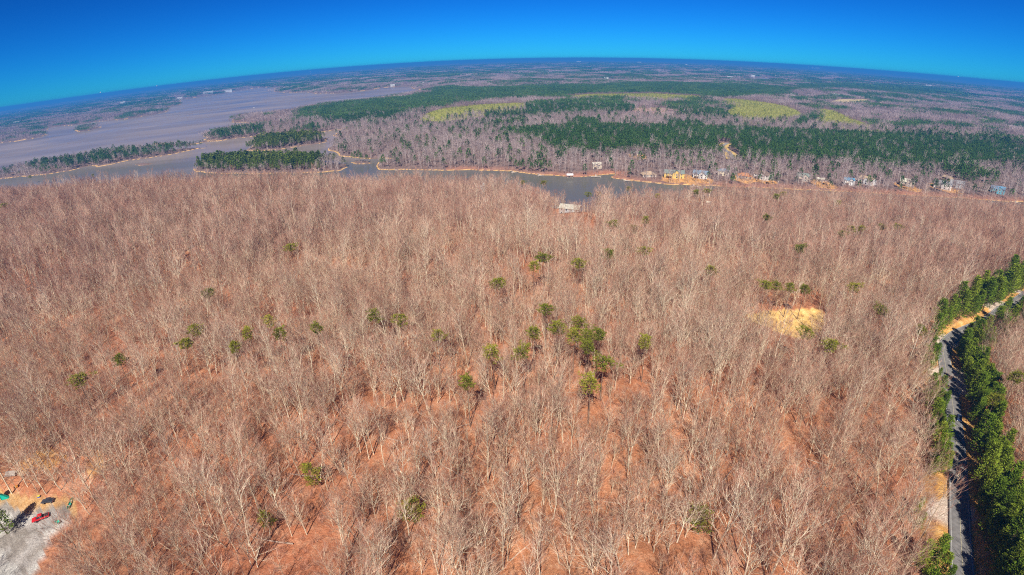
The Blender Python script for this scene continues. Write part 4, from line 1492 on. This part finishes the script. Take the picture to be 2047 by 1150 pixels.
def dock(px, py, L, label, tee=4.0, rz=0.0, roofed=False):
    x, y, _ = G(px, py)
    az = math.atan2(x, y)
    e = thing('boathouse' if roofed else 'dock', label, 'boathouse' if roofed else 'dock', (x, y, 0), -az + rz)
    wood = cm('dock_wood', (.6, .5, .4))
    b = MB()
    b.box(-.8, .8, -L, 3, .7, .85)
    build('walkway', b, wood, e)
    b = MB()
    b.box(-tee, tee, -L - 2.6, -L - .01, .72, .88)
    build('platform', b, wood, e)
    for (xx, yy) in ((-tee + .3, -L - 2.4), (tee - .3, -L - 2.4), (-tee + .3, -L - .3), (tee - .3, -L - .3), (-.7, -L * .5), (.7, -L * .5)):
        b = MB()
        b.tube([(xx, yy, -2), (xx, yy, 1.5 if not roofed else 4.0)], [.13, .13], 6, True)
        build('post', b, wood, e)
    if roofed:
        b = MB()
        gable_roof(b, -tee, tee, -L - 4.5, -L + 1.2, 4.0, 1.2)
        build('roof', b, cm('white_metal_roof', (.8, .8, .8), .4), e)
dock(1023, 344, 7, 'weathered T shaped dock, outermost on the wide bend of the shore', 4.5, .5)
dock(1076, 349, 7, 'reddish brown dock below the cleared clay bank', 4, .4)
dock(1138, 353.5, 5, 'boathouse with a bright white roof over the water', 3.5, .1, True)
dock(1191, 351.5, 8, 'pale T shaped dock below the small cream house', 6, 0)
dock(1246, 361, 6, 'pale slanting dock off the wooded point', 4, .6)
dock(1386, 372, 5, 'light dock in front of the white lake house', 5, .2)
dock(1636, 381, 7, 'narrow light dock below the yellow shore clearing', 2, -.5)
dock(2030, 403.5, 6, 'wide grey dock at the far end of the narrow water', 6, 0)
dock(791, 341, 5, 'small plank dock on the shore across from the little pine islet', 3, .3)

# pale sycamore in the near wood
SYC = bare_tree(900, 24, .8, 6, 4, 4, 2.4)
x, y, z = G(965, 402, 3)
put_tree('sycamore_tree', 'white barked sycamore standing out pale in the near shore woods', 'tree', None, x, y, z, .8, 0,
         SYC[0].mesh('sycamore_trunk', cm('white_bark', (.8, .78, .72))), joined('sycamore_crown', SYC[1:], [cm('white_bark', (.8, .78, .72))] * 2))

# ------------------------------------------------------------------ far away buildings and towers
M_FARWHITE = cm('far_white_metal', (.6, .6, .58), .6, .05, .02)  # plain off-white shared by the far buildings, towers, stacks and motorboat
def far_building(px, py, wpx, label, hk=.16, rz=0.0, n=1, cat='building'):
    x, y, z = G(px, py)
    dist = math.hypot(x, y)
    w = wpx * .62 * dist / 1050
    h = w * hk * .8
    dp = w * .35
    z += min(14, .002 * dist)
    e = thing('far_building', label, cat, (x, y, z), -math.atan2(x, y) + rz)
    b = MB()
    b.box(-w / 2, w / 2, -dp / 2, dp / 2, -25, h)
    build('wall', b, M_FARWHITE, e)
    b = MB()
    gable_roof(b, -w / 2, w / 2, -dp / 2, dp / 2, h + .1, h * .4, w * .02, w * .01)
    build('roof', b, cm('pale_metal_roof', (.68, .66, .64), .5, .05, .02), e)
def water_tower(px, py, hpx, label):
    x, y, z = G(px, py)
    k = hpx * math.hypot(x, y) / 1050 / 40
    e = thing('water_tower', label, 'water tower', (x, y, z))
    b = MB()
    b.lathe([(q[0] * k, q[1] * k) for q in [(.5, 24), (5, 26), (8, 30), (8.2, 34), (6, 38), (2, 40), (.3, 40.3)]], 16)
    build('tank', b, M_FARWHITE, e, True)
    b = MB()
    b.tube([(0, 0, -10), (0, 0, 26 * k)], [1.6 * k, 1.2 * k], 10)
    build('stem', b, M_FARWHITE, e)
    for i in range(4):
        a = i * math.pi / 2 + .6
        b = MB()
        b.tube([(math.cos(a) * 8 * k, math.sin(a) * 8 * k, -10), (math.cos(a) * 6.5 * k, math.sin(a) * 6.5 * k, 30 * k)], [.5 * k, .5 * k], 5)
        build('leg', b, M_FARWHITE, e)
def chimney_stack(px, py, hpx, label):
    x, y, z = G(px, py)
    k = hpx * math.hypot(x, y) / 1050
    e = thing('smokestack', label, 'smokestack', (x, y, z))
    b = MB()
    b.tube([(0, 0, -10), (0, 0, k)], [k * .09, k * .06], 12, True)
    build('shaft', b, M_FARWHITE, e)
    b = MB()
    b.tube([(0, 0, k * .93), (0, 0, k * 1.02)], [k * .075, k * .075], 12, True)
    build('rim', b, cm('stack_band', (.5, .3, .25)), e)
for a in [(360, 197, 13, 'pale beach house at the tip of the far western shore', .2), (417, 190, 26, 'long low white building along the far beach', .09),
          (457, 184.5, 20, 'white lakefront building farthest along the far beach', .14), (246, 208, 12, 'white farmhouse in the woods behind the western shore', .2),
          (34, 248, 13, 'white barn among fields at the outer edge of the western shore', .16), (126, 201, 11, 'low white building near the western horizon', .12),
          (785, 173, 13, 'pale building at the head of the far lake arm', .2), (848, 168.5, 10, 'small white building between woods at the end of the far arm', .2),
          (962, 165.5, 12, 'white roofed hamlet house beyond the upper pine belt, first of two', .14), (980, 165.5, 14, 'white roofed hamlet house beyond the upper pine belt, second of two', .14),
          (1090, 161.5, 16, 'long pale building behind the upper pine belt', .12), (1212, 159, 14, 'white building on the bank of the small blue pond', .16),
          (1157, 125.3, 14, 'long white industrial shed on the central horizon', .14), (1278, 126, 13, 'long low white shed just beyond the central horizon line', .1),
          (1372, 132, 5, 'tiny white building below the central horizon', .4), (1459, 157.5, 16, 'white house cluster at the near end of the distant pond', .16),
          (1505, 154.5, 12, 'pale buildings on the far bank of the distant pond', .2), (1583, 191.5, 18, 'long pale farm building behind the green clearings', .12),
          (1672, 193, 18, 'broad tan and white farmhouse on the farm clearing', .18), (1742, 197.5, 14, 'low farm shed at the edge of the second farm clearing', .12),
          (1856, 174.5, 15, 'white buildings in the eastern woods', .12), (1625, 137, 8, 'white factory block on the eastern horizon, first of the works', .35),
          (1634, 137.6, 12, 'long white factory hall on the eastern horizon beside the works block', .22), (1825, 150.5, 4, 'tiny white tower block on the eastern horizon, nearer the works', .6),
          (1849, 151, 4, 'tiny white tower block on the eastern horizon, middle of three', .6), (1894, 154.5, 4, 'tiny white tower block on the eastern horizon, farthest of three', .6)]:
    far_building(a[0], a[1], a[2], a[3], a[4])
water_tower(315, 178, 6, 'white water tower on the western horizon, taller of two')
water_tower(202, 189.5, 5, 'white water tower low on the western horizon')
water_tower(621, 148, 5, 'white water tower on the horizon above the lake')
water_tower(1914, 159, 5, 'white water tower on the eastern horizon')
chimney_stack(1616, 137, 5, 'pale smokestack at the near side of the horizon factory')
chimney_stack(1643, 138, 5, 'pale smokestack at the far side of the horizon factory')

# ------------------------------------------------------------------ vehicles, boat
def wheels(e, W_, L_, r, base):
    for sx in (-1, 1):
        for yy in base:
            b = MB()
            b.tube([(sx * (W_ / 2 - .24), yy, r), (sx * (W_ / 2 + .01), yy, r)], [r, r], 16, True)
            w = ob('wheel', b.mesh('wheel', cm('tyre_rubber', (.02, .02, .02))), e)
            b = MB()
            b.tube([(sx * (W_ / 2 - .05), yy, r), (sx * (W_ / 2 + .035), yy, r)], [r * .6, r * .55], 12, True)
            ob('rim', b.mesh('rim', cm('wheel_rim', (.5, .5, .5), .3, metal=.7)), w)
def bevelled(o, w=.06):
    m = o.modifiers.new('soft', 'BEVEL')
    m.width = w
    m.segments = 2
    m.limit_method = 'ANGLE'
    return o
def vehicle(name, label, cat, x, y, z, rz, col, kind):
    e = thing(name, label, cat, (x, y, z), rz)
    W_, L_ = (1.95, 5.6) if kind == 'pickup' else (1.82, 4.6)
    paint = cm('paint_' + name, col, .28, .03, spec=.6)
    if kind == 'pickup':
        body = [(-2.8, .55), (2.75, .55), (2.8, 1.0), (1.45, 1.18), (1.4, 1.1), (-.95, 1.1), (-2.8, 1.08)]
        cab = [(1.35, 1.1), (.7, 1.85), (-.75, 1.85), (-.95, 1.1)]
        base = (-1.7, 1.75)
    else:
        body = [(-2.3, .45), (2.25, .45), (2.3, .75), (1.2, .98), (-1.6, 1.02), (-2.3, .95)]
        cab = [(1.2, .97), (.45, 1.45), (-1.0, 1.47), (-1.85, 1.0)]
        base = (-1.4, 1.4)
    def side(prof, w):
        b = MB()
        b.prism([(0, 0)] * 0 + [(p[0], p[1]) for p in prof], -w / 2, w / 2)
        # swap x (length) into y
        b.v = [(q[1], q[0], q[2]) for q in b.v]
        return b
    bevelled(build('body', side(body, W_), paint, e), .09)
    bevelled(build('cab', side(cab, W_ - .25), M_GLASS, e), .08)
    b = MB()
    b.box(-W_ / 2 + .18, W_ / 2 - .18, cab[2][0] + .03, cab[1][0] - .03, cab[1][1] + .005, cab[1][1] + .06)
    build('roof', b, paint, e)
    if kind == 'pickup':
        b = MB()
        b.box(-W_ / 2 + .15, W_ / 2 - .15, -2.65, -1.05, 1.105, 1.13)
        build('cargo_bed', b, cm('dark_bed', (.05, .03, .03)), e)
    e.scale = (.9, .9, .9)
    wheels(e, W_, L_, .38 if kind == 'pickup' else .33, base)
    for sx in (-1, 1):
        b = MB()
        b.box(sx * .75 - .2, sx * .75 + .2, body[2][0] - .03, body[2][0] + .03, body[2][1] - .25, body[2][1] - .05)
        build('headlight', b, cm('lamp_glass', (.8, .8, .78), .15), e)
        b = MB()
        b.box(sx * .8 - .1, sx * .8 + .1, body[0][0] - .03, body[0][0] + .02, .7, .9)
        build('tail_light', b, cm('red_lens', (.4, .02, .02), .3), e)
    return e
x, y, z = G(83, 1038)
az = math.atan2(x, y)
vehicle('pickup_truck', 'bright red pickup truck parked nose down on the pale gravel yard', 'pickup truck', x, y, z + .05, R(128), (.62, .015, .02), 'pickup')
x, y, z = G(97, 1004)
vehicle('parked_car', 'dark car parked under bare trees behind the red pickup', 'car', x, y, z + .05, R(105), (.04, .045, .06), 'car')
# the car on the road
cx, cy, cz = G(1922, 838)
i = int(np.argmin((ROADC[:, 0] - cx)**2 + (ROADC[:, 1] - cy)**2))
t = ROADC[i + 1] - ROADC[i - 1]
t /= np.linalg.norm(t)
p = ROADC[i] + np.array([t[1], -t[0]]) * 1.55
vehicle('dark_blue_car', 'dark blue car in the shade of the road pines on the outer lane', 'car', p[0], p[1], float(terr(ROADC[i, 0], ROADC[i, 1])[0]) + .36, math.atan2(-t[0], t[1]) + math.pi, (.02, .035, .1), 'car')

# yard things
def at_px(px, py):
    return G(px, py)
teal = cm('teal_plastic', (.01, .5, .36), .4)
x, y, z = at_px(6, 998)
e = thing('garden_slide', 'green plastic play slide with a domed top on the tan lawn', 'slide', (x, y, z), .5)
b = MB(); b.prism([(-.3, 0), (2.0, 0), (2.0, .12), (.2, 2.1), (-.3, 2.1)], -.45, .45); build('chute', b, teal, e)
b = MB(); b.lathe([(1.1, 3.2), (1.15, 3.4), (.8, 3.9), (.2, 4.15)], 14, -.6, 0); build('dome_roof', b, teal, e)
for sx, sy in ((-1, -.5), (-1, .5), (-.25, -.5), (-.25, .5)):
    b = MB(); b.tube([(sx, sy, 0), (sx, sy, 3.25)], [.07, .07], 6); build('post', b, teal, e)
x, y, z = at_px(141, 1008)
e = thing('canoe', 'teal canoe lying at the wooded edge of the gravel yard', 'canoe', (x, y, z), R(20))
b = MB()
n = 11
for k in range(n):
    s = k / (n - 1) * 2 - 1
    w = .48 * (1 - s * s)**.6 + .02
    h0 = .12 + .25 * s * s
    b.v += [(-w, s * 2.4, .42 + h0 * .6), (-w * .75, s * 2.4, .1 + h0 * .4), (0, s * 2.4, h0 * .3), (w * .75, s * 2.4, .1 + h0 * .4), (w, s * 2.4, .42 + h0 * .6)]
for k in range(n - 1):
    for j in range(4):
        a = k * 5 + j
        b.f.append((a, a + 1, a + 6, a + 5))
build('hull', b, teal, e, True)
for s in (-1.1, .9):
    b = MB(); b.box(-.42, .42, s, s + .22, .42, .46); build('seat', b, cm('dock_wood', (.6, .5, .4)), e)
x, y, z = at_px(117, 1047)
e = thing('wheelbarrow', 'teal wheelbarrow standing just below the red pickup', 'wheelbarrow', (x, y, z), R(70))
b = MB(); b.add([(-.5, -.7, .85), (.5, -.7, .85), (.5, .8, .95), (-.5, .8, .95), (-.25, -.35, .4), (.25, -.35, .4), (.25, .45, .4), (-.25, .45, .4)], [(0, 4, 5, 1), (1, 5, 6, 2), (2, 6, 7, 3), (3, 7, 4, 0), (4, 7, 6, 5)]); build('tray', b, teal, e)
b = MB(); b.tube([(-.06, .8, .24), (.06, .8, .24)], [.24, .24], 14, True); build('wheel', b, cm('tyre_rubber', (.02, .02, .02)), e)
for s in (-1, 1):
    b = MB(); b.tube([(s * .1, .8, .25), (s * .25, -.3, .42), (s * .3, -1.4, .8)], [.04] * 3, 5); build('handle', b, cm('dark_bed', (.05, .03, .03)), e)
    b = MB(); b.tube([(s * .25, -.4, .42), (s * .27, -.5, 0)], [.035] * 2, 5); build('leg', b, cm('dark_bed', (.05, .03, .03)), e)
x, y, z = at_px(33, 975)
e = thing('barrel', 'rusty orange barrel lying on the leaf litter beyond the tan lawn', 'barrel', (x, y, z), R(40))
b = MB(); b.tube([(-.6, 0, .42), (-.58, 0, .42), (0, 0, .42), (.58, 0, .42), (.6, 0, .42)], [.36, .42, .43, .42, .36], 16, True); build('shell', b, cm('rusty_orange', (.6, .25, .03), .6), e)
for s in (-.3, .3):
    b = MB(); b.tube([(s - .03, 0, .42), (s + .03, 0, .42)], [.46, .46], 16); build('hoop', b, cm('dark_rust', (.2, .08, .02), .6), e)
x, y, z = at_px(24, 948)
e = thing('log_pile', 'grey log pile stacked on the leaf litter above the barrel', 'log pile', (x, y, z), R(10))
random.seed(3)
for r_, cnt in ((0, 6), (1, 5), (2, 3)):
    for k in range(cnt):
        b = MB(); xx = (k - cnt / 2) * .42 + .2; b.tube([(-2 + rv(-.3, .3), xx, .2 + r_ * .36), (2 + rv(-.3, .3), xx, .2 + r_ * .36)], [.2, .18], 8, True)
        build('log', b, cm('grey_log', (.42, .37, .32)), e)
x, y, z = at_px(90, 996)
e = thing('storage_tub', 'small blue storage tub beside the dark car', 'tub', (x - 2.6, y + .2, z), .3)
b = MB(); b.box(-.4, .4, -.3, .3, 0, .45); build('box', b, cm('blue_plastic', (.02, .12, .5)), e)
b = MB(); b.box(-.44, .44, -.34, .34, .455, .53); build('lid', b, cm('yellow_plastic', (.7, .6, .05)), e)
# brush pile
x, y, z = at_px(140, 1074)
b = MB()
random.seed(17)
for k in range(260):
    a, r_ = rv(0, 6.3), 2.8 * math.sqrt(random.random())
    q = rv(0, 6.3)
    p = Vector((math.cos(a) * r_, math.sin(a) * r_, rv(0, 1.3 * (1 - r_ / 3.2)) + .05))
    b.spike(p, p + Vector((math.cos(q) * rv(.6, 1.8), math.sin(q) * rv(.6, 1.8), rv(-.2, .5))), rv(.02, .05))
o = build('brush_pile', b, cm('dark_brush', (.09, .06, .05)))
o.location = (x, y, z)
tag(o, 'dark heap of cut brush at the lower edge of the gravel yard', 'brush pile')
# motorboat far out
x, y, _ = G(508, 216.5)
e = thing('motorboat', 'white motorboat crossing the open lake', 'motorboat', (x, y, 0), 1.2)
b = MB()
b.add([(-1.6, -5, .9), (1.6, -5, .9), (1.7, 1.5, 1.0), (0, 6, 1.3), (-1.7, 1.5, 1.0), (-1.1, -5, -.3), (1.1, -5, -.3), (1.1, 1.5, -.3), (0, 4.6, -.1), (-1.1, 1.5, -.3)],
      [(0, 1, 2, 3, 4), (5, 6, 1, 0), (6, 7, 2, 1), (7, 8, 3, 2), (8, 9, 4, 3), (9, 5, 0, 4), (5, 9, 8, 7, 6)])
build('hull', b, M_FARWHITE, e)
b = MB(); b.prism([(-1.5, .95), (2.2, .95), (1.2, 2.2), (-1.3, 2.3)], -1.1, 1.1); b.v = [(q[1], q[0], q[2]) for q in b.v]; build('cabin', b, M_FARWHITE, e)
b = MB(); b.box(-.4, .4, -5.6, -5.0, .2, 1.5); build('outboard_motor', b, cm('dark_bed', (.05, .03, .03)), e)

build_far()

# ------------------------------------------------------------------ the air
def make_haze():
    m = bpy.data.materials.new('haze')
    m.use_nodes = True
    N, L = m.node_tree.nodes, m.node_tree.links
    for n in list(N):
        N.remove(n)
    v = N.new('ShaderNodeVolumePrincipled')
    v.inputs['Color'].default_value = (.06, .4, 1.0, 1)
    v.inputs['Density'].default_value = 1.35e-4
    v.inputs['Anisotropy'].default_value = 0
    o = N.new('ShaderNodeOutputMaterial')
    L.new(v.outputs[0], o.inputs['Volume'])
    b = MB()
    b.box(-47000, 47000, -47000, 47000, -4, 150)
    h = build('haze', b, m)
    tag(h, 'blue haze thickening toward the horizon', None, None, 'stuff')
make_haze()
